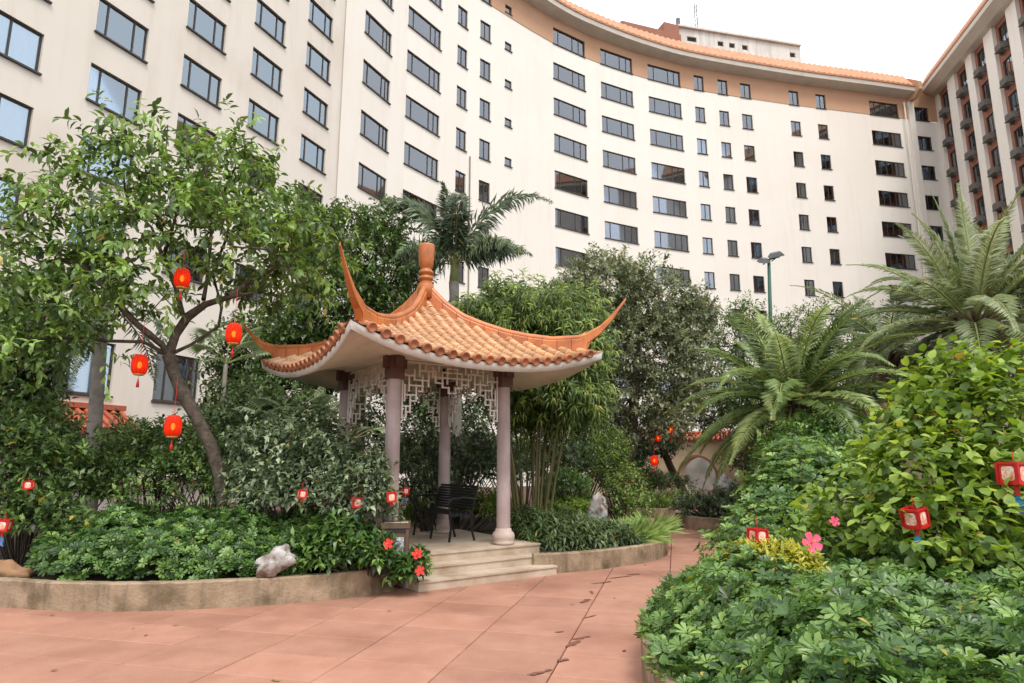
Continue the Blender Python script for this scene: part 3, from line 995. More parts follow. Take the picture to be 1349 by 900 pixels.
def antenna(px, h, label, fat):
    s_ = pw.s_at(px, 40); q = pw.xy(s_) - nn * 2.5
    t = thing('rooftop_antenna', label, 'antenna', (*q, phz[1]))
    z = phz[1]
    if fat:
        MB().tube([(*q, z), (*q, z + 1.2)], .07, 6).obj('mast', M['lampgrey'], t)
        MB().tube([(*q, z + 1.2), (*q, z + h)], .22, 8).obj('radome', M['lampgrey'], t)
    else:
        mb = MB()
        for dx in (-.18, .18): mb.tube([(q[0] + dx, q[1], z), (q[0] + dx * .5, q[1], z + h)], .045, 5)
        for k in range(int(h / .5)): mb.bar((q[0] - .17, q[1], z + k * .5), (q[0] + .17, q[1], z + k * .5 + .4), .04)
        mb.obj('mast', M['metal'], t)
        MB().tube([(*q, z + h), (*q, z + h + 1.5)], .03, 5).obj('rod', M['metal'], t)


antenna(911, 3.0, 'stubby grey cylinder antenna on the white plant room', True)
antenna(936, 5.0, 'thin lattice mast antenna on the white plant room', False)
bb = thing('roof_shed', 'dark red brown rooftop shed beside the white plant room', 'building', (*(cw.xy(cw.s_at(850, 50)) - cw.nrm(cw.s_at(850, 50)) * 6), ZE))
A = at(812, 45, 53)[:2]; B = at(889, 50, 55)[:2]
bz = float(at(812, 36, 53)[2]) - ZE
d_ = unit(B - A)
R_ = np.array([[d_[0], -d_[1], 0], [d_[1], d_[0], 0], [0, 0, 1]])
Lb = np.linalg.norm(B - A)
MB().box((*((A + B) / 2), ZE + bz / 2), (Lb / 2, 1, bz / 2), R_).box((*(B - d_ * .9), ZE + bz + .5), (.8, .9, .52), R_).obj('wall', M['brownw'], bb)
mb = MB()
for k in range(9): mb.bar((*(A + d_ * Lb * k / 8), ZE + bz), (*(A + d_ * Lb * k / 8), ZE + bz + .5), .05)
mb.bar((*A, ZE + bz + .5), (*B, ZE + bz + .5), .05)
mb.obj('railing', M['brownw'], bb)

# ------------------------------------------------------------------ the pavilion
PA = 1.85
pr = math.radians(35)
E1 = np.array([math.cos(pr), math.sin(pr), 0]); E2 = np.array([-math.sin(pr), math.cos(pr), 0]); E3 = np.array([0, 0, 1.])
PR = np.array([-.13, 10.05, 0])
PN = PR - PA * E1; PB = PR + PA * E2; PL = PN + PA * E2; PC = (PR + PL) / 2
ZP = .36
pv = thing('garden_pavilion', 'square Chinese garden pavilion with orange tiled upturned roof and mauve columns', 'pavilion', (PC[0], PC[1], 0))


def pl(a, b, z):
    """pavilion coordinates: a along the step front, b back, z up, from its centre"""
    return PC + E1 * a + E2 * b + E3 * z


PRM = np.array([E1, E2, E3]).T
hp = PA / 2
# platform and steps; ends of each flight differ a little, as built
def slab_box(a0, a1, b0, b1, z0, z1): return pl((a0 + a1) / 2, (b0 + b1) / 2, (z0 + z1) / 2), ((a1 - a0) / 2, (b1 - b0) / 2, (z1 - z0) / 2)


MB().box(*slab_box(-1.24, 1.44, -1.14, 1.3, -.02, ZP - .026), PRM).obj('platform', M['stone'], pv)
MB().box(*slab_box(-1.26, 1.455, -1.155, 1.32, ZP - .025, ZP), PRM).obj('platform_slab', M['stone'], pv)
for (a0, a1, b0, b1, zt) in ((-.9, 1.24, -1.43, -1.142, .24), (-.88, 1.30, -1.72, -1.432, .12)):
    mb = MB()
    mb.box(*slab_box(a0, a1, b0, b1 - .002, -.02, zt - .024), PRM)
    mb.box(*slab_box(a0 - .012, a1 + .012, b0 - .014, b1 - .002, zt - .023, zt), PRM)
    mb.obj('step', M['stone'], pv)
for q in (PR, PN, PB, PL):
    x, y = q[0], q[1]
    c = MB().lathe((x, y, 0), [(.105, ZP + .2), (.105, 1.4), (.1, 2.3), (.098, 3.1)], 24).obj('column', M['column'], pv, True)
    MB().lathe((x, y, 0), [(.0, ZP), (.165, ZP + .005), (.165, ZP + .04), (.15, ZP + .05), (.168, ZP + .085), (.172, ZP + .125), (.155, ZP + .17), (.125, ZP + .195), (.118, ZP + .23), (.1, ZP + .235)], 24).obj('column_base', M['colbase'], c, True)
    cap = MB()
    cap.box((x, y, 2.87), (.104, .104, .16), PRM)
    for e, s_ in ((E1, 1), (E1, -1), (E2, 1), (E2, -1)):
        cap.box((x + e[0] * s_ * .125, y + e[1] * s_ * .125, 2.95), (.04 if e is E1 else .05, .05 if e is E1 else .04, .08), PRM)
    cap.obj('capital', M['capital'], c)
# beams and fretwork
fret = [(0, -.012, 1, -.012), (0.0, -.012, .0, -.80), (.0, -.80, .09, -.80), (.09, -.80, .09, -.64), (.0, -.64, .17, -.64), (.17, -.72, .17, -.48), (.09, -.72, .17, -.72),
        (.06, -.48, .28, -.48), (.06, -.56, .06, -.34), (.28, -.56, .28, -.34), (.20, -.56, .28, -.56), (.14, -.34, .40, -.34), (.14, -.42, .14, -.20), (.40, -.42, .40, -.20),
        (.33, -.42, .40, -.42), (.0, -.20, .24, -.20), (.24, -.26, .24, -.12), (.24, -.26, .52, -.26), (.52, -.34, .52, -.12), (.34, -.12, .66, -.12), (.34, -.20, .34, -.012),
        (.46, -.12, .46, -.012), (.60, -.20, .60, -.06), (.60, -.20, 1, -.20), (.66, -.12, .66, -.28), (.66, -.28, .80, -.28), (.80, -.34, .80, -.12), (.80, -.12, 1, -.12), (.72, -.12, .72, -.012),
        (.90, -.28, .90, -.06), (.80, -.34, .93, -.34), (.90, -.06, 1, -.06), (.93, -.34, .93, -.42), (.93, -.42, 1, -.42)]
for i, (q, e, f_) in enumerate(((PN, E1, E2), (PR, E2, -E1), (PL, E1, -E2), (PN, E2, E1))):
    o = E2 if e is E1 else E1
    a = q + e * .11; b = q + e * (PA - .11)
    MB().bar(a + E3 * 3.11, b + E3 * 3.11, .15, .22).obj('beam', M['plaster'], pv)
    mb = MB()
    hw = (PA - .22) / 2
    for x0, z0, x1, z1 in fret:
        for s_ in (1, -1):
            def pt(x, z):
                u = x * hw if s_ > 0 else 2 * hw - x * hw
                return a + e * u + E3 * (2.985 + z)
            p0, p1 = pt(x0 + .015 if x0 == 0 else x0, z0), pt(x1 if x1 != 0 else .015, z1)
            dd = unit(p1 - p0) * .0125
            th = .026 if abs(z0 - z1) < 1e-6 else .023
            mb.bar(p0 - dd, p1 + dd, th, .021, up=(0, 0, 1) if th == .026 else o)
    mb.obj('fretwork', M['lattice'], pv)

# roof: four faces, height as a function of distance out and along
def eave_out(a):
    return 1.92 + .115 * (a / 2.03) ** 2


def roof_z(a, o):
    v = np.clip(o / 2.0, 0, 1.1)
    s_ = np.clip(np.abs(a) / np.maximum(o, 1e-3), 0, 1)
    return 4.15 - 1.85 * v + .6 * v * v + .35 * s_ ** 2.2 * v ** 2


FACES = [(-E2, E1), (E1, E2), (E2, -E1), (-E1, -E2)]          # (outwards, along)
roof = MB()
NA, NO = 24, 14
for (o_, a_) in FACES:
    V = []
    for j in range(NO + 1):
        for i in range(NA + 1):
            u = -1 + 2 * i / NA; v = j / NO
            am = u * 2.035; om = eave_out(am)
            a = am * v; o = om * v
            V.append(PC + a_ * a + o_ * o + E3 * (roof_z(u * o if abs(u) < 1 else o * u, o) - .0))
    F = [(j * (NA + 1) + i, (j + 1) * (NA + 1) + i, (j + 1) * (NA + 1) + i + 1, j * (NA + 1) + i + 1) for j in range(NO) for i in range(NA)]
    roof.add(V, F)
roofo = roof.obj('roof', M['pan'], pv, True)
# plaster soffit with a thick eave edge
sof = MB()
for (o_, a_) in FACES:
    V = []
    for i in range(NA + 1):
        u = -1 + 2 * i / NA
        am = u * 2.035; om = eave_out(am)
        ze = float(roof_z(np.array(u * om), np.array(om)))
        V += [PC + a_ * am * .992 + o_ * om * .992 + E3 * (ze - .012), PC + a_ * am * .985 + o_ * om * .985 + E3 * (ze - .125)]
        for f in (.66, .33, 0.0):
            ai = u * (hp + .02) * (1 - f) + am * f * .985; oi = (hp + .02) * (1 - f) + om * .985 * f
            zi = 3.02 * (1 - f) + (ze - .125) * f + .05 * math.sin(f * math.pi)
            V.append(PC + a_ * ai + o_ * oi + E3 * zi)
    sof.add(V, [(i * 5 + k, i * 5 + k + 1, (i + 1) * 5 + k + 1, (i + 1) * 5 + k) for i in range(NA) for k in range(4)])
sof.obj('soffit', M['plaster'], pv, True)
MB().box(pl(0, 0, 3.225), (hp + .02, hp + .02, .012), PRM).obj('ceiling', M['plaster'], pv)

# barrel tiles in rows, each tile an object on the two faces in view, end discs at the eave
TP = .194
def barrel(r0, r1, L, n=7):
    an = np.linspace(-.12, math.pi + .12, n)
    V = []
    for yy, rr in ((0, r0), (.012, r0 + .006), (.03, r0 + .006), (.03, r0), (L, r1)):
        V += [(math.cos(q) * rr, yy, math.sin(q) * rr) for q in an]
    F = [(k * n + j, k * n + j + 1, (k + 1) * n + j + 1, (k + 1) * n + j) for k in range(4) for j in range(n - 1)]
    return V, F


TL = .235
bv, bf = barrel(.060, .055, TL + .03)
tile_me = mesh_from('roof_tile', bv, bf, M['tile'], None, True)
disc = MB().lathe((0, 0, 0), [(0, 0.010), (.022, .009), (.026, .014), (.046, .012), (.050, .017), (.064, .016), (.067, .0), (.065, -.03)], 14)
dV = np.array(disc.V)[:, [0, 2, 1]] * [1, -1, 1]
disc_me = mesh_from('tile_end', dV, [tuple(reversed(f)) for f in disc.F], M['tilecap'], None, True)
rest = MB(); pans = MB()
nt_ = 0
for fi, (o_, a_) in ((0, FACES[0]), (3, FACES[3]), (1, FACES[1]), (2, FACES[2])):
    for i in range(-10, 11):
        a = i * TP
        oe = float(eave_out(a)) + .02
        oi = abs(a) + .05
        if oe - oi < .06: continue
        # walk up the row
        o = oe; first = True
        while o > oi + .02:
            o2 = max(o - TL * .93, oi)
            z1, z2 = float(roof_z(np.array(a), np.array(o))), float(roof_z(np.array(a), np.array(o2)))
            p1 = PC + a_ * a + o_ * o + E3 * (z1 + .012); p2 = PC + a_ * a + o_ * o2 + E3 * (z2 + .012)
            y = unit(p2 - p1); x = a_; z = np.cross(x, y)
            if z[2] < 0: z = -z
            x = np.cross(y, z)
            Ls = np.linalg.norm(p2 - p1) / (TL * .93)
            Rm = np.array([x, y * min(1.0, Ls + .05), z]).T
            Mx = Matrix([[*Rm[r], p1[r]] for r in range(3)] + [[0, 0, 0, 1]])
            if fi in (0, 3) and nt_ < 300:
                inst('roof_tile', tile_me, Mx, roofo); nt_ += 1
            else:
                rest.add(np.array(bv) @ Rm.T + p1, bf)
            if first:
                pd = p1 + z * .012
                Rd = np.array([x, y, z]).T
                Md = Matrix([[*Rd[r], pd[r]] for r in range(3)] + [[0, 0, 0, 1]])
                if fi in (0, 3): inst('tile_end', disc_me, Md, roofo)
                else: rest.add(dV @ Rd.T + pd, [tuple(reversed(f)) for f in disc.F])
                first = False
            o = o2
        # stepped pan tiles between the rows
    for i in range(-11, 11):
        a = (i + .5) * TP
        oe = float(eave_out(a)) - .0; oi = abs(a) + .05
        o = oe
        while o > oi + .05:
            o2 = max(o - .13, oi)
            z1, z2 = float(roof_z(np.array(a), np.array(o))), float(roof_z(np.array(a), np.array(o2)))
            hw = TP * .36
            V = []
            for (oo, zz) in ((o, z1 + .030), (o2, z2 + .012)):
                for t_ in (-1, -.4, .4, 1): V.append(PC + a_ * (a + t_ * hw) + o_ * oo + E3 * (zz + .02 * t_ * t_))
            for t_ in (-1, -.4, .4, 1): V.append(PC + a_ * (a + t_ * hw) + o_ * (o - .002) + E3 * (z1 + .006 + .018 * t_ * t_))
            pans.add(V, [(0, 1, 5, 4), (1, 2, 6, 5), (2, 3, 7, 6), (8, 9, 1, 0), (9, 10, 2, 1), (10, 11, 3, 2)])
            o = o2
print('roof tiles', nt_)
tag(rest.obj('back_roof_tiles', M['tile'], roofo, True), kind='stuff')
tag(pans.obj('pan_tiles', M['pan'], roofo), kind='stuff')
# hip ridges with panel tiles, cap and upswept tips
KT = np.array([0.0, .04, .25, .49, .75, 1.03, 1.3, 1.59, 1.93, 2.16, 2.32, 2.41, 2.47])
ZT = np.array([4.47, 4.41, 4.12, 3.89, 3.74, 3.61, 3.525, 3.465, 3.475, 3.63, 3.82, 3.96, 4.06])
DG = np.linalg.norm(PR - PC)
for ri, q in enumerate((PR, PB, PL, PN)):
    dr = unit(q - PC); sd_ = np.cross(E3, dr)
    def top(k): return float(np.interp(k, KT, ZT)) - (.18 * max(0, k - 1.9) / .57 if q is PL else 0)
    def bot(k):
        o = k * DG / math.sqrt(2)
        return min(float(roof_z(np.array(min(o, 2.03)), np.array(min(o, 2.03)))) - .05, top(k) - .03) if k < 2.0 else max(float(roof_z(np.array(2.0), np.array(2.0))) - .02, top(k) - .16 * (1 - (k - 2.0) / .6))
    core = MB()
    ks = np.linspace(.02, 2.05, 30)
    V = []
    for k in ks:
        c = PC + dr * k * DG
        w = .042
        V += [c + sd_ * w + E3 * bot(k), c + sd_ * w + E3 * (top(k) - .03), c - sd_ * w + E3 * (top(k) - .03), c - sd_ * w + E3 * bot(k)]
    core.add(V, [(i * 4 + a, (i + 1) * 4 + a, (i + 1) * 4 + (a + 1) % 4, i * 4 + (a + 1) % 4) for i in range(29) for a in range(4)])
    ro = core.obj('hip_ridge', M['ridge'], roofo)
    nseg = 11
    for j in range(nseg):
        k0, k1 = .06 + (2.0 - .06) * j / nseg + .004, .06 + (2.0 - .06) * (j + 1) / nseg - .004
        V = []
        for k in (k0, (k0 + k1) / 2, k1):
            c = PC + dr * k * DG
            for s_ in (1, -1):
                V += [c + sd_ * s_ * .058 + E3 * (bot(k) + .02), c + sd_ * s_ * .058 + E3 * (top(k) - .05), c + sd_ * s_ * .05 + E3 * (top(k) - .035)]
        F = []
        for i in range(2):
            b = i * 6
            F += [(b, b + 6, b + 7, b + 1), (b + 1, b + 7, b + 8, b + 2), (b + 3, b + 4, b + 10, b + 9), (b + 4, b + 5, b + 11, b + 10), (b + 2, b + 8, b + 11, b + 5)]
        F += [(0, 1, 2, 5, 4, 3), (12, 15, 16, 17, 14, 13)]
        MB().add(V, F).obj('ridge_tile', M['ridge'], ro)
    kk = np.linspace(.0, 2.0, 40)
    MB().tube([PC + dr * k * DG + E3 * (top(k) - .015) for k in kk], .05, 8).obj('ridge_cap', M['ridge'], ro, True)
    # the upswept horn
    pts = []
    for k in np.linspace(1.97, 2.47, 14):
        pts.append((k, PC + dr * k * DG))
    V = []
    for i, (k, c) in enumerate(pts):
        f = i / 13
        w = .05 * (1 - f) + .010
        zt, zb = top(k), bot(k)
        if f > 0.1: zb = max(zb, zt - .24 * (1 - f) ** 1.6 - .035)
        zb = min(zb, zt - .03)
        V += [c + sd_ * w + E3 * zb, c + sd_ * w * 1.05 + E3 * (zt - .02), c + E3 * (zt + .02), c - sd_ * w * 1.05 + E3 * (zt - .02), c - sd_ * w + E3 * zb]
    n_ = len(pts)
    MB().add(V, [(i * 5 + a, (i + 1) * 5 + a, (i + 1) * 5 + (a + 1) % 5, i * 5 + (a + 1) % 5) for i in range(n_ - 1) for a in range(5)] + [(0, 1, 2, 3, 4), tuple((n_ - 1) * 5 + a for a in (4, 3, 2, 1, 0))]).obj('ridge_horn', M['ridge'], ro)
MB().lathe((PC[0], PC[1], 0), [(.0, 4.2), (.14, 4.2), (.13, 4.42), (.09, 4.5), (.115, 4.515), (.125, 4.54), (.115, 4.565), (.085, 4.58), (.085, 4.60), (.115, 4.615), (.125, 4.64), (.115, 4.665), (.085, 4.685), (.09, 4.71), (.115, 4.75), (.122, 4.82), (.128, 4.84), (.135, 5.09), (.128, 5.12), (.0, 5.13)], 28).obj('finial', M['ridge'], roofo, True)

# ------------------------------------------------------------------ bench, bin
bn = thing('park_bench', 'black iron park bench on the pavilion floor', 'bench', pl(.45, .1, ZP))
def bp(u, d, z): return pl(.80 - d, .30 + u * 1.0, ZP + .002 + z)      # u along, d forward
for k in range(5): MB().bar(bp(-.62, .08 + .085 * k, .42), bp(.62, .08 + .085 * k, .42), .06, .022).obj('seat_slat', M['iron'], bn)
for k in range(9): MB().bar(bp(-.62, .05 - .012 * k, .48 + .042 * k), bp(.62, .05 - .012 * k, .48 + .042 * k), .02, .036).obj('back_slat', M['iron'], bn)
for s_ in (-.6, 0.0, .6):
    MB().tube([bp(s_, .45, 0), bp(s_, .42, .2), bp(s_, .45, .40)], .02, 6).obj('leg', M['iron'], bn)
    MB().tube([bp(s_, .0, 0), bp(s_, .06, .2), bp(s_, .05, .44), bp(s_, -.06, .85)], .02, 6).obj('leg', M['iron'], bn)
    MB().bar(bp(s_, .02, .395), bp(s_, .46, .395), .03, .03).obj('seat_bearer', M['iron'], bn)
for s_ in (-.61, .61):
    MB().tube([bp(s_, -.0, .63), bp(s_, .2, .66), bp(s_, .42, .64), bp(s_, .48, .58), bp(s_, .45, .42)], .018, 6).obj('armrest', M['iron'], bn)

bx, by = -1.46, 8.42
bi = thing('litter_bin', 'brown litter bin with pebble tray and pale speckled panel beside the steps', 'bin', (bx, by, .2))
RB = np.array([[math.cos(.12), -math.sin(.12), 0], [math.sin(.12), math.cos(.12), 0], [0, 0, 1]])
def bq(x, y, z): return np.array([bx, by, 0]) + RB @ np.array([x, y, 0]) + E3 * z
MB().box(bq(0, 0, .46), (.15, .15, .26), RB).obj('body', M['binb'], bi)
MB().box(bq(.03, -.153, .46), (.075, .006, .2), RB).obj('front_panel', M['binp'], bi)
for sx in (-1, 1):
    for sy in (-1, 1): MB().box(bq(sx * .148, sy * .148, .47), (.018, .018, .29), RB).obj('corner_post', M['binb'], bi)
MB().box(bq(0, 0, .745), (.165, .165, .022), RB).obj('rim', M['bink'], bi)
mb = MB()
for s_ in ((1, 0), (-1, 0), (0, 1), (0, -1)): mb.box(bq(s_[0] * .165, s_[1] * .165, .80), (.012 if s_[0] else .177, .012 if s_[1] else .153, .032), RB)
mb.obj('tray', M['binb'], bi)
mb = MB()
for k in range(70):
    x, y = rng.uniform(-.145, .145, 2)
    mb.lathe(bq(x, y, .79), [(0, .0), (.016, .008), (.02, .018), (.012, .03), (0, .033)], 5)
tag(mb.obj('pebbles', M['pebble'], bi, True), kind='stuff')

# ------------------------------------------------------------------ plants: builders
def lobes(specs):
    """(px, py, Y, radius in px across, radius in px up) -> ellipsoids in the world"""
    out = []
    for s_ in specs:
        px, py, Y, rx, rz = s_[:5]
        c = at(px, py, Y); k = Y / FPX * 1.02
        ry = s_[5] if len(s_) > 5 else rx * k * .85
        out.append((c, (rx * k, ry, rz * k)))
    return out


def broad_tree(name, label, base, trunk, r0, blobs, n_cl, per, leaf, mat, bark='barkd', limbs=(), tl=.35, nl=7, c=(.1, .85), droop=.2, r_tip=.010, inner=.45, group=None, sag=.1, low=-.75, spread=.9, shape=None):
    t = thing(name, label, 'tree', base, group)
    P, D = blob_points(blobs, n_cl, (.55, 1.0), low)
    mb = MB()
    tg = P[rng.permutation(len(P))[:int(min(len(P), n_cl * inner))]]
    skeleton(mb, trunk, r0, tg - 0.0, r_tip, limbs=limbs)
    mb.obj('trunk', M[bark], t, True)
    LV = Leaves()
    idx = np.repeat(np.arange(len(P)), per)
    O = P[idx] + rng.normal(0, tl * .45, (len(idx), 3))
    DD = unit(D[idx] * .8 + rng.normal(0, .55, (len(idx), 3)) + [0, 0, .15])
    sprays(LV, O, DD, tl * rng.uniform(.6, 1.2, len(O)), nl, leaf[0], leaf[1], c, droop, spread, .25, sag)
    if shape: LV.build_round('crown', LM[mat], t, shape)
    else: LV.build('crown', LM[mat], t)
    return t


def shrub(name, label, blobs, n, leaf, mat, nl=6, tl=.16, c=(.05, .85), droop=.15, base_z=.22, bark='barkd', cat='shrub', group=None, stems=6, low=-.3, kind='spray', k=7, spread=.9, shape=None, dens=1.9):
    cx = np.mean([b[0][0] for b in blobs]); cy = np.mean([b[0][1] for b in blobs])
    t = thing(name, label, cat, (cx, cy, base_z), group)
    P, D = blob_points(blobs, int(n * dens), (.45, 1.04), low)
    P2 = P.copy(); P2[:, 2] = np.maximum(P2[:, 2], base_z + .04)
    LV = Leaves()
    DD = unit(D + [0, 0, .35] + rng.normal(0, .35, D.shape))
    if kind == 'spray':
        sprays(LV, P2, DD, tl, nl, leaf[0], leaf[1], c, droop, spread)
    else:
        whorls(LV, P2, unit(D * .6 + [0, 0, .8] + rng.normal(0, .25, D.shape)), k, leaf[0], leaf[1], c, droop)
    if shape: LV.build_round('foliage', LM[mat], t, shape)
    else: LV.build('foliage', LM[mat], t)
    mb = MB()
    sel = rng.permutation(len(P))[:stems * 6]
    for q in P2[sel]:
        b = np.array([cx, cy, base_z]) + np.array([*(q[:2] - [cx, cy]) * .3, 0])
        mb.tube([b, (b + q) / 2 + rng.normal(0, .03, 3), q], [.016, .011, .005], 5, cap=False)
    mb.obj('stems', M[bark], t, True)
    return t


def frond(origin, az, el, L, leaflet, wl, gravity, mat, parent, n=46, c=(.1, .8), vee=.5, fluff=0.0, tipf=.35, name='frond', sides=1.0):
    """one feather leaf: arching stalk and two rows of leaflets"""
    m = 16
    p = np.array(origin, float); d = np.array([math.cos(el) * math.sin(az), math.cos(el) * math.cos(az), math.sin(el)])
    pts = [p.copy()]; st = L / (m - 1)
    wob = rng.normal(0, .02, 3)
    for i in range(m - 1):
        d = d + np.array([0, 0, -gravity * st * (.35 + 1.3 * i / m)]) + wob * st
        d = d / np.linalg.norm(d); p = p + d * st; pts.append(p.copy())
    pts = np.array(pts)
    mb = MB().tube(pts, np.linspace(.022, .004, m) * (L / 2.2) ** .5, 5, cap=False)
    st_ = mb.obj(name, M['rachis'], parent, True)
    LV = Leaves()
    f = np.linspace(.14, .995, n)
    ii = f * (m - 1); i0 = np.clip(ii.astype(int), 0, m - 2); fr = (ii - i0)[:, None]
    P = pts[i0] * (1 - fr) + pts[i0 + 1] * fr
    T = unit(pts[i0 + 1] - pts[i0])
    S = unit(np.cross(T, [0, 0, 1.])); U = np.cross(S, T)
    ll = leaflet * (np.sin(np.clip(f * 1.0 + .12, 0, 1) * math.pi) ** .6 * .8 + .25) * (1 - tipf * f)
    base = rng.uniform(*c)
    for sgn in (1, -1):
        jj = rng.normal(0, .10, (n, 3))
        D = unit(T * (.62 + .5 * f[:, None]) + S * sgn * sides + U * (vee + fluff * rng.normal(0, 1, n)[:, None]) + jj)
        LV.add(P, D, unit(U * .9 - S * sgn * .25 + rng.normal(0, .15, (n, 3))), ll * rng.uniform(.85, 1.1, n), wl, np.clip(base + rng.normal(0, .12, n), 0, 1), .32)
    lo = LV.build('leaflets', LM[mat], st_, .3)
    return st_


def palm(name, label, base, top, r, nfr, L, leaflet, wl, mat, els, gravity, trunkmat='palmtrunk', husk=True, n=46, group=None, c=(.1, .8), vee=.45, fluff=0.0, azs=None):
    t = thing(name, label, 'palm', base, group)
    base = np.array(base, float); top = np.array(top, float)
    k = 26
    pts = [base + (top - base) * i / (k - 1) for i in range(k)]
    rr = [r * (1.12 - .25 * i / (k - 1) + .035 * (i % 2)) for i in range(k)]
    MB().tube(pts, rr, 14).obj('trunk', M[trunkmat], t, True)
    if husk:
        mb = MB()
        for i in range(46):
            a = i * 2.4; z = -.55 + .6 * i / 46
            p0 = top + np.array([math.cos(a) * r * .85, math.sin(a) * r * .85, z])
            mb.tube([p0, p0 + np.array([math.cos(a) * .12, math.sin(a) * .12, .16]), p0 + np.array([math.cos(a) * .2, math.sin(a) * .2, .30])], [.05, .04, .02], 5)
        mb.obj('leaf_bases', M['palmhusk'], t, True)
    for i in range(nfr):
        f = i / max(1, nfr - 1)
        az = azs[i] if azs is not None else i * 2.39996 + rng.normal(0, .12)
        el = els[0] + (els[1] - els[0]) * f + rng.normal(0, .06)
        frond(top + np.array([math.sin(az) * r * .5, math.cos(az) * r * .5, -.05]), az, el, L * rng.uniform(.86, 1.08), leaflet, wl, gravity * rng.uniform(.85, 1.15), mat, t, n, c, vee, fluff)
    if husk:
        for i in range(5):                                   # dry fronds hanging under the head
            az = i * 1.3 + rng.normal(0, .3)
            frond(top + np.array([math.sin(az) * r * .8, math.cos(az) * r * .8, -.25]), az, -.45 + rng.normal(0, .15), L * .5, leaflet * .7, wl * .8, 1.3, 'dead', t, 36, (.1, .9), .1, .4)
    return t


# ------------------------------------------------------------------ the big tree with lanterns on the left
TY = 9.6
tb = at(297, 660, TY); tb[2] = .2
trunk = [tb, at(297, 660, TY), at(284, 590, TY), at(262, 548, TY - .1), at(236, 522, TY), at(228, 490, TY), at(222, 468, TY)]
F0 = trunk[-1]
limbs = [
    [F0, at(214, 455, TY - .1), at(196, 440, TY - .3), at(178, 425, TY - .4), at(150, 400, TY - .6)],
    [F0, at(228, 440, TY), at(240, 415, TY + .1), at(268, 395, TY), at(300, 390, TY - .2), at(340, 385, TY - .3)],
    [at(224, 476, TY), at(250, 455, TY + .3), at(288, 430, TY + .4), at(292, 405, TY + .5), at(280, 360, TY + .5), at(300, 310, TY + .4), at(330, 290, TY + .3)],
    [at(240, 415, TY), at(232, 380, TY + .2), at(215, 340, TY + .3), at(200, 300, TY + .3), at(170, 270, TY + .2)],
    [at(280, 360, TY), at(278, 310, TY + .6), at(280, 265, TY + .6), at(270, 225, TY + .5)],
    [at(215, 340, TY), at(225, 310, TY - .4), at(235, 270, TY - .6), at(225, 230, TY - .6)],
    [at(178, 425, TY), at(140, 380, TY - .2), at(110, 350, TY - .2), at(75, 340, TY - .3)],
    [at(292, 405, TY), at(340, 360, TY + .5), at(380, 345, TY + .6)],
]
tblobs = lobes([(215, 205, TY, 78, 42, .9), (285, 225, TY + .3, 75, 45, .9), (135, 235, TY, 75, 40, .8), (345, 270, TY + .2, 62, 48, .8), (85, 285, TY - .2, 60, 40, .7),
                (400, 315, TY + .2, 42, 45, .6), (55, 340, TY - .3, 60, 48, .7), (35, 400, TY - .5, 62, 55, .7), (110, 375, TY - .3, 60, 40, .7), (170, 300, TY - .5, 70, 35, .6),
                (250, 290, TY - .6, 62, 32, .6), (330, 340, TY - .3, 62, 35, .6), (395, 372, TY + .9, 45, 36, .6), (180, 375, TY - .7, 50, 28, .5), (100, 445, TY - .5, 50, 35, .5), (20, 470, TY - .6, 45, 45, .5),
                (350, 375, TY + .6, 45, 28, .6)])
broad_tree('lantern_tree', 'twisted spreading tree with drooping leaves and red lanterns among its limbs', tb, trunk, .086, tblobs, 450, 3, (.16, .066), 'tree', 'bark', limbs, .36, 9, (.1, .95), .42, .010, .32, sag=.35, low=-.55, shape='ellip')

# ------------------------------------------------------------------ background trees
def simple_tree(name, label, px, Y, blobs, leaf, mat, n, per, r0=.14, z0=.15, **k):
    b = at(px, 600, Y); b[2] = z0
    c0 = np.mean([q[0] for q in blobs], 0)
    top = np.array([c0[0], c0[1], c0[2]])
    tr = [b, b * .6 + top * .4 + rng.normal(0, .12, 3), b * .25 + top * .75 + rng.normal(0, .12, 3), top]
    return broad_tree(name, label, b, tr, r0, blobs, n, per, leaf, mat, **k)


simple_tree('leafy_tree', 'dense mid green tree behind the pavilion horn left of the finial', 480, 15.5, lobes([(475, 330, 15.5, 55, 50), (505, 370, 15.8, 55, 55), (450, 390, 15, 55, 55), (520, 300, 16, 30, 28), (485, 440, 15.5, 60, 55), (420, 320, 16, 50, 50)]), (.15, .065), 'mid', 520, 6, c=(.05, .7), tl=.3, nl=8)
simple_tree('evergreen_tree', 'tall olive grey evergreen tree with small leaves between pavilion and date palms', 812, 19.5, lobes([(800, 385, 19.5, 62, 45), (860, 400, 20, 58, 48), (780, 440, 19, 55, 50), (850, 460, 19.2, 72, 55), (895, 430, 20, 42, 50), (830, 520, 19.5, 70, 45), (890, 500, 19.8, 45, 50), (790, 370, 20, 50, 30), (860, 545, 19, 55, 35)]),
            (.16, .075), 'olive', 900, 7, .17, c=(.15, 1.0), tl=.34, nl=8, droop=.1)
simple_tree('shade_tree', 'dark shady tree crown behind the left palm trunk', 30, 13.5, lobes([(55, 430, 13.5, 50, 40), (10, 470, 13.5, 60, 45), (20, 530, 13.5, 50, 40)]), (.17, .08), 'mid', 240, 6, c=(.05, .65))
simple_tree('shade_tree', 'broad leaved tree between lantern tree and pavilion roof', 345, 15.5, lobes([(335, 470, 16, 50, 45), (390, 450, 15.5, 50, 45), (315, 520, 16, 45, 45), (380, 520, 15, 55, 40)]), (.17, .08), 'mid', 300, 6, c=(.05, .75))
simple_tree('garden_tree', 'dark leafy tree seen through the pavilion columns', 560, 16.5, lobes([(560, 500, 16.5, 55, 45), (620, 520, 16.8, 55, 45), (530, 560, 16, 55, 45), (600, 585, 16.3, 60, 40), (640, 470, 17, 40, 35)]), (.15, .06), 'dark', 420, 6, c=(.05, .8))
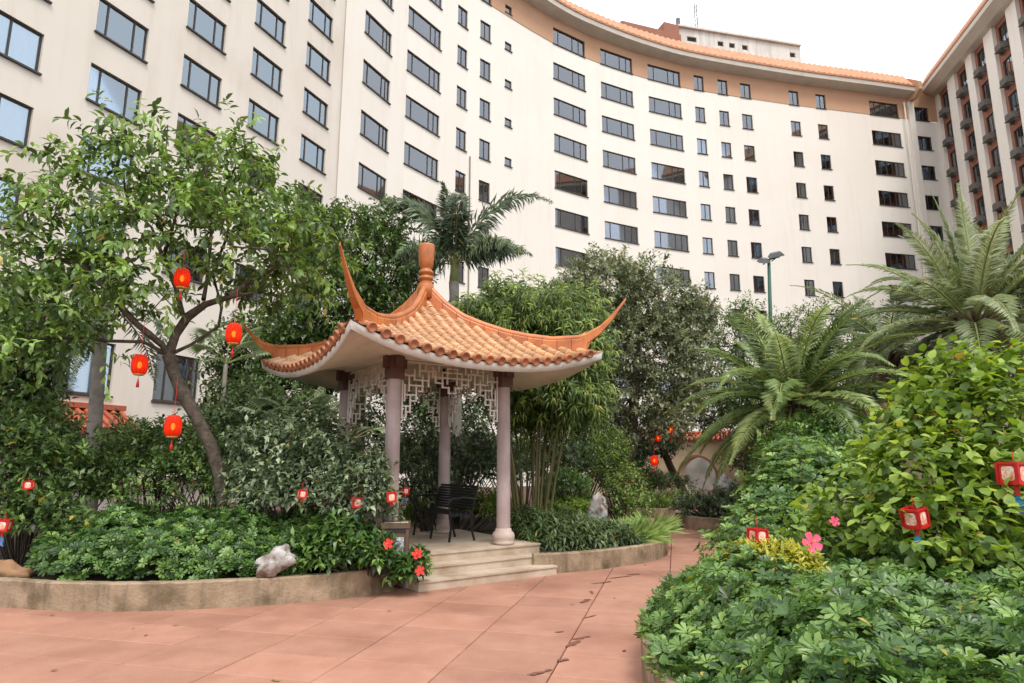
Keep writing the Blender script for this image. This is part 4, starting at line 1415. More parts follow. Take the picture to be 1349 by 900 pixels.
simple_tree('hedge_tree', 'light green tree top behind the floodlight pole', 975, 22, lobes([(970, 430, 22, 45, 30), (1000, 460, 22, 50, 40), (950, 470, 22, 40, 35), (1090, 440, 23, 60, 40), (1140, 460, 23, 60, 40)]), (.16, .05), 'bamboo', 420, 6, c=(.0, .6), tl=.32)
simple_tree('backdrop_tree', 'dark tree over the round gate wall', 905, 24, lobes([(900, 548, 25, 50, 24), (850, 575, 24, 45, 28), (800, 600, 23, 45, 40), (960, 545, 26, 45, 24), (760, 580, 22, 50, 45)]), (.15, .07), 'dark', 460, 6, c=(.0, .5))

# ------------------------------------------------------------------ bamboo
bt = thing('bamboo_clump', 'bright green bamboo clump with bare culms behind the right pavilion column', 'bamboo', (*at(700, 640, 12.3)[:2], .2))
culms = []
for i in range(19):
    x0 = 683 + i * 2.0 + rng.normal(0, 2.5)
    b = at(x0, 640, 12.0 + rng.uniform(0, .9)); b[2] = .2
    tpx, tpy = 620 + i * 8.6 + rng.normal(0, 8), 420 + abs(i - 9) * 5 + rng.normal(0, 14)
    t_ = at(tpx, tpy, 12.2 + rng.uniform(-.5, .8))
    mid = (b + t_) / 2 + np.array([-(t_[0] - b[0]) * .22, 0, .25])
    f = np.linspace(0, 1, 12)[:, None]
    pts = b * (1 - f) ** 2 + 2 * mid * f * (1 - f) + t_ * f * f
    culms.append(pts)
    rr = np.full(12, rng.uniform(.018, .03)) * np.linspace(1, .35, 12)
    rr[::2] *= 1.14
    MB().tube(pts, rr, 7).obj('culm', M['culm'], bt, True)
LV = Leaves()
bl = lobes([(640, 425, 12.4, 40, 26, .6), (690, 412, 12.4, 52, 28, .7), (745, 430, 12.3, 45, 35, .7), (755, 470, 12.2, 36, 35, .6), (725, 510, 12.0, 48, 34, .5), (690, 480, 12.6, 60, 45, .6), (755, 525, 12.2, 30, 30, .4), (705, 545, 12.6, 36, 18, .4)])
P, D = blob_points(bl, 1300, (.4, 1.05), -.8)
idx = np.repeat(np.arange(len(P)), 3)
sprays(LV, P[idx] + rng.normal(0, .12, (len(idx), 3)), unit(D[idx] * .7 + [0, 0, .2] + rng.normal(0, .5, (len(idx), 3))), .28, 9, .20, .026, (.1, .95), .5, .75, .3, .35)
LV.build('foliage', LM['bamboo'], bt, .3)

# ------------------------------------------------------------------ palms
pb = at(606, 600, 15.2); pb[2] = .1
pt_ = at(598, 372, 15.2)
rp = thing('royal_palm', 'slim palm with two arching fluffy fronds behind the roof finial', 'palm', pb)
kk = np.linspace(0, 1, 20)[:, None]
MB().tube(pb * (1 - kk) + pt_ * kk, np.where(np.arange(20) % 2, .125, .118), 12).obj('trunk', M['palmtrunk'], rp, True)
MB().tube([pt_, pt_ + [0, 0, .35], pt_ + [0, 0, .6]], [.12, .09, .05], 10).obj('crown_shaft', M['rachis'], rp, True)
hd = pt_ + [0, 0, .45]
for az, el, L, gr in ((math.pi / 2, 1.15, 3.3, .66), (-math.pi / 2, 1.2, 2.9, .74), (math.pi * .95, 1.15, 2.2, .95), (math.pi * .7, .5, 1.9, .6), (-math.pi * .75, .35, 1.9, .7), (.4, .8, 2.4, .6), (-.6, .8, 2.2, .6), (math.pi / 2 + .5, .35, 2.2, .5), (math.pi * 1.1, 1.35, 2.0, .8), (-math.pi / 2 + .5, .3, 2.0, .7)):
    frond(hd, az, el, L, .55, .026, gr, 'royal', rp, 150, (.2, .7), .1, .85, .2)
lb_ = at(127, 600, 12.5); lb_[2] = .2
palm('tall_palm', 'grey ringed palm trunk with hanging fronds beside the lantern tree', lb_, at(136, 395, 12.5), .125, 11, 2.1, .5, .035, 'royal', (1.0, -.7), .8, 'palmtrunk', False, 44, c=(.05, .6), fluff=.3)
pd_ = at(1040, 600, 13.6); pd_[2] = .2
palm('date_palm', 'large low date palm with wide arching green fronds by the floodlight pole', pd_, at(1044, 532, 13.6), .26, 54, 2.8, .50, .024, 'palm', (1.25, -.45), .48, 'palmhusk', True, 84, c=(.15, .75))
pd_ = at(1283, 600, 12.8); pd_[2] = .2
palm('date_palm', 'taller date palm with pale upright fronds and a dark shaggy head', pd_, at(1283, 425, 12.8), .24, 42, 2.9, .48, .022, 'palmg', (1.5, -.35), .48, 'palmhusk', True, 84, c=(.2, .8))
pd_ = at(1165, 600, 15.5); pd_[2] = .2
palm('date_palm', 'thin grey date palm half hidden between the two big date palms', pd_, at(1168, 455, 15.5), .2, 22, 2.5, .42, .028, 'palmg', (1.1, -.5), .5, 'palmhusk', True, 50, c=(.0, .6))
pd_ = at(1352, 600, 14.5); pd_[2] = .2
palm('date_palm', 'date palm with drooping fronds in front of the brown wing', pd_, at(1365, 400, 14.5), .2, 22, 2.5, .42, .028, 'palmg', (1.2, -.4), .5, 'palmhusk', True, 50, c=(.0, .6))


def fan_palm(px, py, Y, n, label, R=.42):
    b = at(px, py, Y); b0 = b.copy(); b0[2] = .2
    t = thing('fan_palm', label, 'palm', b0, 'fan palms behind the pavilion')
    MB().tube([b0, b + [0, 0, -.5]], [.05, .045], 7).obj('trunk', M['palmtrunk'], t, True)
    for i in range(n):
        az = i * 2.4 + rng.normal(0, .2); el = rng.uniform(.1, 1.2)
        d = np.array([math.cos(el) * math.cos(az), math.cos(el) * math.sin(az), math.sin(el)])
        e = b + [0, 0, -.5] + d * .75
        s_ = MB().tube([b + [0, 0, -.5], b + [0, 0, -.5] + d * .4 + [0, 0, .05], e], [.012, .009, .006], 5, cap=False).obj('frond', M['rachis'], t, True)
        LV = Leaves()
        a = np.linspace(-2.0, 2.0, 22)
        A, B = ortho(d[None]); nrm = unit(np.array([d * -.2 + [0, 0, 1.]])); S = unit(np.cross(d, nrm[0]))
        D = np.cos(a)[:, None] * d + np.sin(a)[:, None] * S
        LV.add(np.repeat(e[None], 22, 0), D, np.repeat(nrm, 22, 0), R, .075, rng.uniform(.3, 1), .25)
        LV.build('blade', LM['pale'], s_, .5)


fan_palm(385, 520, 12.6, 9, 'pale fan palm left of the pavilion roof end')
fan_palm(465, 545, 12.8, 7, 'small yellowish fan palm between the left pavilion columns', .34)
fan_palm(300, 450, 14, 9, 'fan palm behind the limbs of the lantern tree')

# ------------------------------------------------------------------ shrubs
shrub('leafy_shrub', 'dark glossy shrub at the foot of the red tiled canopy', lobes([(20, 615, 9.0, 62, 50, .7), (75, 640, 9.2, 45, 45, .6), (0, 670, 8.6, 55, 40, .5), (60, 690, 8.5, 45, 30, .4), (50, 570, 9.6, 35, 28, .5)]), 520, (.13, .06), 'mid', 7, .2, (.05, .75))
shrub('round_shrub', 'olive green shrub between palm trunk and lantern tree', lobes([(185, 610, 10.2, 50, 45, .6), (230, 600, 10.5, 45, 45, .6), (205, 650, 9.8, 70, 35, .5), (255, 640, 10, 40, 40, .5), (160, 645, 10, 35, 35, .5)]), 900, (.095, .045), 'mid', 7, .18, (.1, .9))
shrub('variegated_shrub', 'tall silvery leaved shrub standing before the left pavilion columns', lobes([(360, 600, 9.4, 45, 45, .5), (415, 608, 9.0, 52, 42, .5), (470, 632, 8.7, 38, 40, .4), (400, 650, 8.7, 60, 45, .4), (475, 670, 8.5, 40, 35, .35), (345, 650, 9.2, 35, 40, .4), (400, 572, 9.4, 32, 22, .4)]), 1000, (.10, .05), 'pale', 7, .17, (.0, .85), droop=.25)
shrub('variegated_shrub', 'silvery leaved shrub growing behind the near pavilion column', lobes([(545, 610, 12.0, 35, 40, .4), (555, 650, 12.0, 35, 35, .4), (620, 610, 13.2, 30, 40, .4)]), 420, (.11, .05), 'pale', 7, .17, (.0, .75))
shrub('pavilion_hedge', 'bright low hedge behind the iron bench', lobes([(600, 672, 12.8, 35, 18, .4), (640, 672, 12.7, 40, 18, .4), (560, 680, 12.8, 30, 20, .4)]), 520, (.09, .04), 'lime', 7, .12, (.0, .6), cat='hedge')
shrub('flowering_bush', 'low bush with red blooms at the left end of the steps', lobes([(528, 766, 8.25, 14, 7, .15), (496, 736, 8.2, 18, 20, .2), (546, 750, 8.2, 10, 14, .10), (450, 720, 8.25, 35, 30, .3), (410, 735, 8.15, 35, 22, .25)]), 420, (.13, .05), 'scheff', 7, .12, (.0, .7))
shrub('clipped_bush', 'domed clipped green bush right of the bamboo culms', lobes([(744, 642, 13.8, 33, 20, .55), (744, 660, 13.8, 35, 24, .55)]), 1100, (.05, .026), 'scheff', 7, .06, (.2, .8), low=-.1)
shrub('airy_shrub', 'airy light green shrub behind the pale standing rock', lobes([(806, 620, 14.4, 22, 32, .4), (826, 650, 13.6, 24, 26, .4), (804, 592, 14.6, 18, 20, .3), (836, 676, 12.9, 18, 14, .3)]), 420, (.085, .035), 'bamboo', 8, .24, (.1, .8), droop=.25)
shrub('dark_bush', 'dark long leaved bush beside the right end of the steps', lobes([(725, 712, 10.7, 36, 22, .4), (770, 712, 11.0, 40, 20, .45), (810, 716, 11.1, 28, 16, .35), (700, 700, 11.2, 26, 22, .4), (745, 702, 11.6, 42, 18, .4)]), 560, (.16, .038), 'dark', 8, .15, (.2, .95), droop=.4)
shrub('lime_bush', 'yellow green low bush behind the dark long leaved bush', lobes([(760, 676, 12.8, 30, 12, .3), (725, 680, 12.8, 22, 12, .3)]), 240, (.08, .04), 'lime', 7, .1, (.2, .8))
shrub('round_bush', 'small dark round bush in the kerbed bed on the path', lobes([(915, 668, 16.2, 26, 18, .5), (945, 672, 16, 24, 18, .5), (965, 655, 16.4, 20, 18, .4)]), 520, (.09, .04), 'pale', 6, .1, (.0, .5))
shrub('shade_bush', 'shady low bush before the round gate wall', lobes([(850, 638, 22, 30, 14, .6), (880, 640, 23, 30, 12, .6), (820, 640, 21, 26, 16, .6)]), 380, (.14, .06), 'dark', 6, .16, (.2, .9))
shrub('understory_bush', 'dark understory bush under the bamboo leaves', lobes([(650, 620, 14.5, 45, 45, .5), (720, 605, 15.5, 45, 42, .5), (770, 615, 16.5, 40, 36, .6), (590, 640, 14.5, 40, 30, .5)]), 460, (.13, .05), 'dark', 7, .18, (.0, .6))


def tuft(px, py, Y, n, L, spread, label, mat='grass', w=.009):
    b = atz(px, py, .2) if Y is None else at(px, py, Y)
    t = thing('grass_tuft', label, 'grass', b)
    LV = Leaves()
    a = rng.uniform(0, 6.28, n); rr = np.sqrt(rng.random(n)) * spread
    O = b + np.stack([np.cos(a) * rr, np.sin(a) * rr, np.zeros(n)], 1)
    k = rng.normal(.55, .3, n)
    D = unit(np.stack([np.cos(a) * k, np.sin(a) * k, np.ones(n)], 1) + rng.normal(0, .2, (n, 3)))
    up = np.stack([-np.cos(a), -np.sin(a), np.ones(n) * .4], 1)
    LV.add(O, D, unit(up), L * rng.uniform(.6, 1.15, n), w, rng.uniform(.1, 1, n), .35)
    LV.build('blades', LM[mat], t, .35)


b_ = at(826, 705, 11.6)
tuft(826, 718, 11.5, 1500, .5, .38, 'bright grassy tuft at the bend of the kerb wall')
tuft(858, 708, 12.2, 420, .5, .25, 'pale thin grass spilling over the curved kerb')
tuft(868, 668, 19.6, 900, .6, .7, 'pale round grass tuft in the short kerbed bed')

# ------------------------------------------------------------------ ground cover beds (umbrella plants)
def cover(name, label, pts, hfun, dens, L, Wd, mat, k=8, c=(.15, .85), droop=.2, layers=2):
    """umbrella plant carpet: rosettes at the tops of stems over a plan region"""
    poly = np.asarray(pts, float)
    lo, hi = poly.min(0), poly.max(0)
    n = int((hi - lo).prod() * dens)
    q = rng.uniform(lo, hi, (n, 2))
    ins = np.zeros(n, bool); j = len(poly) - 1
    for i in range(len(poly)):
        xi, yi = poly[i]; xj, yj = poly[j]
        hit = ((yi > q[:, 1]) != (yj > q[:, 1])) & (q[:, 0] < (xj - xi) * (q[:, 1] - yi) / (yj - yi + 1e-12) + xi)
        ins ^= hit; j = i
    q = q[ins]
    LV = Leaves(); h = hfun(q[:, 0], q[:, 1])
    for ly in range(layers):
        z = .24 + h * (1 - .3 * ly) + rng.normal(0, .045, len(q)) - rng.random(len(q)) ** 2 * .12
        z = np.maximum(z, .28)
        O = np.stack([q[:, 0] + rng.normal(0, .03, len(q)), q[:, 1] + rng.normal(0, .03, len(q)), z], 1)
        e = .05
        gx = (hfun(q[:, 0] + e, q[:, 1]) - hfun(q[:, 0] - e, q[:, 1])) / (2 * e); gy = (hfun(q[:, 0], q[:, 1] + e) - hfun(q[:, 0], q[:, 1] - e)) / (2 * e)
        D = unit(np.stack([-gx * .8, -gy * .8, np.ones(len(q))], 1) + rng.normal(0, .28, (len(q), 3)))
        whorls(LV, O, D, k, L, Wd, c, droop)
    o = LV.build_round(name, LM[mat], None, 'obov')
    return tag(o, label, 'ground cover', kind='stuff')


def edge_h(path, H, fall, lump=.12, sc=2.2, extra=None):
    p = smooth_path(path, 60)
    def f(x, y):
        d = np.full(np.shape(x), 1e9)
        for a in p: d = np.minimum(d, (x - a[0]) ** 2 + (y - a[1]) ** 2)
        d = np.sqrt(d)
        h = H * np.clip(d / fall, 0, 1) ** .5
        h = h * (1 + lump * np.sin(x * sc * 1.7 + 1) * np.sin(y * sc * 1.3 + 2) + lump * .6 * np.sin(x * sc * 3.1 + y * 2.7))
        if extra: h = h + extra(x, y)
        return h
    return f


cover('umbrella_plants', 'dense green umbrella plant ground cover in the tree bed', [(-5.25, 7.62), (-4.45, 7.50), (-3.82, 7.52), (-3.14, 7.67), (-2.53, 7.86), (-1.95, 8.2), (-2.1, 9.2), (-3.5, 9.8), (-5.6, 9.8), (-5.9, 8.2)],
      edge_h(LW, .60, .9, .16, 2.6), 440, .076, .032, 'scheff', 8, (.0, .75))
cover('umbrella_plants', 'bright umbrella plant carpet filling the bed right of the path', [(.98, 2.9), (.97, 3.6), (.95, 4.6), (1.05, 5.5), (1.46, 6.4), (2.2, 7.5), (2.75, 8.1), (4.2, 7.6), (5.4, 5.4), (4.8, 3.0)],
      edge_h(RW, .47, .55, .17, 3.0), 470, .075, .031, 'scheff', 8, (.05, .8))
shrub('umbrella_shrub', 'mounded umbrella plant shrub behind the yellow leaved bush', lobes([(1025, 662, 8.6, 48, 42, .7), (1060, 640, 8.8, 62, 52, .7), (996, 700, 8.0, 40, 34, .6), (1040, 690, 7.8, 65, 35, .6), (1110, 632, 8.8, 48, 38, .6), (972, 745, 7.2, 34, 18, .4), (1050, 605, 9.3, 50, 30, .5), (990, 720, 7.2, 60, 25, .4)]),
      2400, (.08, .035), 'scheff', kind='whorl', k=8, c=(.05, .95), low=-.25, shape='obov', dens=1.4)
shrub('yellow_croton', 'small bush with yellow leaves below the hanging cube lantern', lobes([(1018, 742, 5.6, 34, 16, .14), (1048, 748, 5.55, 26, 13, .12), (985, 738, 5.7, 20, 11, .1)]), 240, (.075, .028), 'yellow', 7, .08, (.1, .9))
shrub('hibiscus_bush', 'tall light green hibiscus bush with large leaves at the right', lobes([(1198, 614, 6.2, 42, 36, .4), (1240, 540, 6.2, 48, 42, .4), (1300, 570, 6.0, 55, 55, .4), (1230, 640, 5.8, 70, 48, .4), (1320, 650, 5.6, 55, 55, .35), (1140, 680, 6.2, 52, 32, .35), (1265, 500, 6.2, 22, 24, .2), (1330, 510, 6.2, 36, 30, .3), (1200, 710, 5.6, 60, 35, .3), (1290, 710, 5.4, 55, 40, .3), (1090, 712, 6.2, 35, 22, .25), (1345, 600, 5.8, 40, 60, .3)]),
      760, (.115, .075), 'lime', 6, .26, (.0, .85), .25, stems=9, bark='bark', low=-.6, shape='ovate', dens=1.5)

# more green along the foot of the hotel
simple_tree('backdrop_tree', 'leafy tree behind the taller date palm at the right edge', 1330, 20, lobes([(1330, 500, 20, 60, 50), (1250, 520, 20, 60, 50), (1180, 530, 20, 60, 45), (1290, 560, 20, 80, 40)]), (.16, .07), 'mid', 360, 6, c=(.0, .6))
simple_tree('backdrop_tree', 'leafy tree between the floodlight pole and the middle date palm', 1100, 21, lobes([(1080, 500, 21, 60, 45), (1120, 540, 21, 60, 45), (1020, 530, 21, 60, 50), (960, 520, 21.5, 40, 40)]), (.16, .07), 'mid', 360, 6, c=(.0, .6))
simple_tree('backdrop_tree', 'dark tree between lantern tree and pavilion', 340, 14.5, lobes([(330, 560, 13.5, 50, 45), (380, 580, 13, 50, 45), (310, 600, 12.5, 45, 40), (440, 480, 15, 40, 40)]), (.15, .065), 'dark', 360, 6, c=(.1, .9))
shrub('backdrop_bush', 'dark bush in front of the hotel ledge left of the palm trunk', lobes([(100, 610, 13, 50, 45, .5), (60, 600, 13, 50, 45, .5), (10, 590, 13, 50, 45, .5), (165, 600, 13, 40, 45, .5)]), 420, (.14, .06), 'mid', 7, .2, (.0, .6))
shrub('backdrop_bush', 'green bush behind the umbrella plant mound', lobes([(1050, 598, 12, 45, 32, .6), (1100, 590, 12, 50, 40, .6), (1110, 612, 11, 45, 28, .6)]), 560, (.12, .055), 'scheff', 7, .18, (.0, .8))

# ------------------------------------------------------------------ rocks
def rock(px, py, Y, sx, sy, sz, mat, label, tilt=.3):
    n, k = 18, 12
    c = at(px, py, Y)
    V = []; ph = rng.uniform(0, 6, 6)
    for j in range(k + 1):
        v = math.pi * j / k
        for i in range(n):
            u = 2 * math.pi * i / n
            d = np.array([math.sin(v) * math.cos(u), math.sin(v) * math.sin(u), math.cos(v)])
            r = 1 + .22 * math.sin(d[0] * 3 + ph[0]) * math.cos(d[2] * 4 + ph[1]) + .16 * math.sin(d[1] * 6 + d[2] * 5 + ph[2]) + .10 * math.sin(d[0] * 11 + d[2] * 9 + ph[3]) + rng.normal(0, .025)
            q = d * r * [sx, sy, sz]
            q[0] += q[2] * tilt
            V.append(c + q)
    F = [(j * n + i, (j + 1) * n + i, (j + 1) * n + (i + 1) % n, j * n + (i + 1) % n) for j in range(k) for i in range(n)]
    return tag(mk('garden_rock', V, F, M[mat], smooth=True), label, 'rock')


rock(362, 742, 7.72, .19, .11, .15, 'rockw', 'jagged grey white rock leaning on the long kerb wall', .5)
rock(787, 672, 11.7, .16, .14, .27, 'rockw', 'pale upright rock in the bed beside the bamboo', .15)
rock(8, 760, 7.95, .26, .16, .15, 'rockb', 'brown rock at the end of the long kerb wall', -.2)
rock(952, 645, 16.4, .2, .18, .35, 'rockw', 'pale rock behind the small dark round bush', .1)

# ------------------------------------------------------------------ round gate wall
gw = thing('moon_gate_wall', 'tan garden wall with a round moon gate and tiled top', 'wall', (*at(921, 640, 29)[:2], 0))
gc = at(921, 628, 29)
yw = math.radians(-40)
gx = np.array([math.cos(yw), math.sin(yw), 0]); gn = np.array([gx[1], -gx[0], 0])
if gn[1] > 0: gn = -gn
hz0 = gc[2]; Rg = .84; Hh = 2.45 - hz0


def gp(u, z, o): return np.array([gc[0], gc[1], 0]) + gx * u + gn * o + E3 * (hz0 + z)


ang = np.linspace(0, 2 * math.pi, 49)[:-1]
mb = MB()
for o, flip in ((.16, 0), (-.34, 1)):
    V = []
    for a in ang:
        c, s_ = math.cos(a), math.sin(a)
        k = min(1.5 / max(abs(c), 1e-6), (Hh if s_ > 0 else hz0 + .1) / max(abs(s_), 1e-6))
        V += [gp(c * Rg, s_ * Rg, o), gp(c * k, s_ * k, o)]
    F = [(2 * i, 2 * i + 1, 2 * ((i + 1) % 48) + 1, 2 * ((i + 1) % 48)) for i in range(48)]
    mb.add(V, [tuple(reversed(f)) for f in F] if flip else F)
V = []
for a in ang: V += [gp(math.cos(a) * Rg, math.sin(a) * Rg, .16), gp(math.cos(a) * Rg, math.sin(a) * Rg, -.34)]
mb.add(V, [(2 * i, 2 * ((i + 1) % 48), 2 * ((i + 1) % 48) + 1, 2 * i + 1) for i in range(48)])
mb.obj('gate_panel', M['wallt'], gw)
V = []
for a in np.linspace(0, 2 * math.pi, 49):
    for r_, o in ((Rg - .0, .19), (Rg + .10, .19), (Rg + .10, .15)): V.append(gp(math.cos(a) * r_, math.sin(a) * r_, o))
mk('gate_rim', V, [(3 * i + j, 3 * i + j + 1, 3 * i + j + 4, 3 * i + j + 3) for i in range(48) for j in range(2)], M['brownw'], gw)
MB().bar(gp(-5.5, Hh / 2 - hz0 / 2, 0), gp(-1.502, Hh / 2 - hz0 / 2, 0), .3, Hh + hz0 + .1).obj('wall_panel', M['wallt'], gw)
MB().bar(gp(1.502, Hh / 2 - hz0 / 2, 0), gp(2.3, Hh / 2 - hz0 / 2, 0), .3, Hh + hz0 + .1).obj('wall_panel', M['wallt'], gw)
MB().bar(gp(3.0, -hz0, 0), gp(3.0, Hh, 0), .36, .36).obj('gate_post', M['wallt'], gw)
MB().bar(gp(2.3, Hh - .15, 0), gp(3.4, Hh - .15, 0), .26, .3).obj('lintel', M['wallt'], gw)


def tile_coping(parent, f, u0, u1, z, half, mat='redtile', pitch=.2):
    """little double-pitched tile roof on a wall top, each rib a tile"""
    V = [f(u, zz, o) for u in (u0, u1) for o, zz in ((half, z), (half, z + .05), (0, z + .30), (-half, z + .05), (-half, z))]
    co = mk('coping', V, [(0, 1, 6, 5), (1, 2, 7, 6), (2, 3, 8, 7), (3, 4, 9, 8), (4, 0, 5, 9), (0, 4, 3, 2, 1), (5, 6, 7, 8, 9)], M[mat], parent)
    for k in range(int((u1 - u0) / pitch)):
        u = u0 + (k + .5) * pitch
        MB().tube([f(u, z + .06, half + .03), f(u, z + .31, .02)], .055, 7).obj('coping_tile', M[mat], co, True)
    MB().tube([f(u0, z + .34, 0), f(u1, z + .34, 0)], .07, 8).obj('coping_ridge', M[mat], co, True)


tile_coping(gw, gp, -5.5, 3.4, Hh + .004, .34)
# a plain wall seen through the gate
mk('screen_wall', [(*at(880, 640, 36)[:2], 0), (*at(1000, 640, 36)[:2], 0), (*at(1000, 640, 36)[:2], 2.2), (*at(880, 640, 36)[:2], 2.2)], [(0, 1, 2, 3)], M['gateback'])
tag(bpy.data.objects['screen_wall'], 'plain grey wall seen through the round gate', 'wall')
g2 = thing('garden_wall', 'short tan wall with orange tiled coping behind the hibiscus', 'wall', (*at(1150, 600, 14)[:2], 0))
w0 = at(1122, 556, 14.5)
def g2p(u, z, o): return np.array([w0[0], w0[1], 0]) + np.array([.94, -.34, 0]) * u + np.array([-.34, -.94, 0]) * o + E3 * z
MB().bar(g2p(0, w0[2] / 2, 0), g2p(3.2, w0[2] / 2, 0), .25, w0[2]).obj('wall_panel', M['wallt'], g2)
tile_coping(g2, g2p, -.1, .75, w0[2] + .004, .32, 'tile', .16)

# ------------------------------------------------------------------ floodlight
fy = 25.0
fp = at(1017, 600, fy)
fl = thing('floodlight_pole', 'green pole with two grey floodlights above the palms', 'street light', (fp[0], fp[1], 0))
ft = at(1013, 345, fy)
MB().tube([(fp[0], fp[1], 0), (fp[0] * .3 + ft[0] * .7, ft[1], ft[2] * .7), (ft[0], ft[1], ft[2] + .1)], [.11, .08, .06], 10).obj('pole', M['greenpole'], fl, True)
MB().bar(ft + [-.4, 0, -.02], ft + [.45, 0, .22], .06).obj('cross_arm', M['greenpole'], fl)
for (dx, dz, rz_, ll) in ((-.24, .03, .5, .22), (.26, .28, -.15, .30)):
    c = ft + [dx, -.1, dz]
    R_ = np.array(Matrix.Rotation(rz_, 3, 'Z') @ Matrix.Rotation(.5, 3, 'X') @ Matrix.Rotation(-.18, 3, 'Y'))
    h_ = MB()
    V = [R_ @ np.array(v) + c for v in [(-ll, -.16, -.07), (ll, -.16, -.07), (ll, .16, -.07), (-ll, .16, -.07), (-ll * .6, -.08, .09), (ll * .6, -.08, .09), (ll * .6, .1, .09), (-ll * .6, .1, .09)]]
    h_.add(V, [(0, 3, 2, 1), (4, 5, 6, 7), (0, 1, 5, 4), (1, 2, 6, 5), (2, 3, 7, 6), (3, 0, 4, 7)])
    ho = h_.obj('lamp_head', M['lampgrey'], fl)
    MB().box(R_ @ np.array([0, 0, -.082]) + c, (ll * .9, .14, .01), R_).obj('lamp_glass', M['penth'], ho)
    MB().bar(c + [0, .1, -.15], ft + [dx * .4, 0, .02], .04).obj('bracket', M['metal'], ho)

# ------------------------------------------------------------------ lanterns
def big_lantern(px, py, Y, s_, label, group='round red lanterns', cord=.5, lit=True):
    c = at(px, py, Y)
    t = thing('red_lantern', label, 'lantern', c, group)
    s_ = s_ * .84
    h, r = .155 * s_, .125 * s_
    V = []; F = []
    n = 32; k = 9
    for j in range(k + 1):
        f = -1 + 2 * j / k
        for i in range(n):
            rr = r * (1 - .30 * abs(f) ** 3.2) * (1 - .045 * (i % 2))
            a = 2 * math.pi * i / n
            V.append(c + [math.cos(a) * rr, math.sin(a) * rr, f * h])
    F = [(j * n + i, j * n + (i + 1) % n, (j + 1) * n + (i + 1) % n, (j + 1) * n + i) for j in range(k) for i in range(n)]
    mk('lantern_body', V, F, M['silk'], t, True)
    rb = MB()
    for i in range(12):
        a = 2 * math.pi * i / 12 + .13
        rb.tube([c + [math.cos(a) * r * (1.012 - .30 * abs(f) ** 3.2), math.sin(a) * r * (1.012 - .30 * abs(f) ** 3.2), f * h] for f in np.linspace(-1, 1, 9)], .0032, 4)
    rb.obj('ribs', M['redframe'], t)
    MB().lathe(c, [(0, -h * .36), (.022 * s_, -h * .3), (.032 * s_, -h * .05), (.032 * s_, h * .1), (.022 * s_, h * .3), (0, h * .36)], 12).obj('bulb', M['bulb'], t, True)
    for z, q in ((h, 1), (-h, -1)):
        MB().lathe(c + [0, 0, z], [(0, .02 * q * s_), (r * .6, .018 * q * s_), (r * .7, 0), (r * .66, -.012 * q * s_)], 16).obj('lantern_cap', M['gold'] if q < 0 else M['redcloth'], t, True)
    MB().tube([c + [0, 0, h], c + [.004, 0, h + cord]], .004, 4).obj('cord', M['redcloth'], t)
    MB().tube([c + [0, 0, -h], c + [0, 0, -h - .07 * s_]], .004, 4).obj('tassel_cord', M['redcloth'], t)
    MB().lathe(c + [0, 0, -h - .07 * s_], [(0, 0), (.012 * s_, -.01), (.01 * s_, -.03), (.022 * s_, -.06), (.024 * s_, -.15 * s_), (0, -.15 * s_)], 8).obj('tassel', M['redcloth'], t, True)


big_lantern(240, 367, TY - .75, 1.0, 'glowing red lantern high among the upper limbs of the lantern tree', cord=.35)
big_lantern(308, 440, TY - .9, 1.0, 'glowing red lantern beside the left horn of the pavilion roof')
big_lantern(184, 481, TY - .6, 1.0, 'glowing red lantern against the pale hotel wall left of the trunk')
big_lantern(228, 562, TY - 1.0, 1.0, 'lowest glowing red lantern left of the leaning trunk')
big_lantern(883, 566, 18.5, 1.0, 'red lantern hanging highest near the round gate')
big_lantern(867, 577, 18.8, .7, 'small red lantern just beside a higher one near the round gate')
big_lantern(862, 607, 18.2, 1.0, 'red lantern low on the left of the round gate')


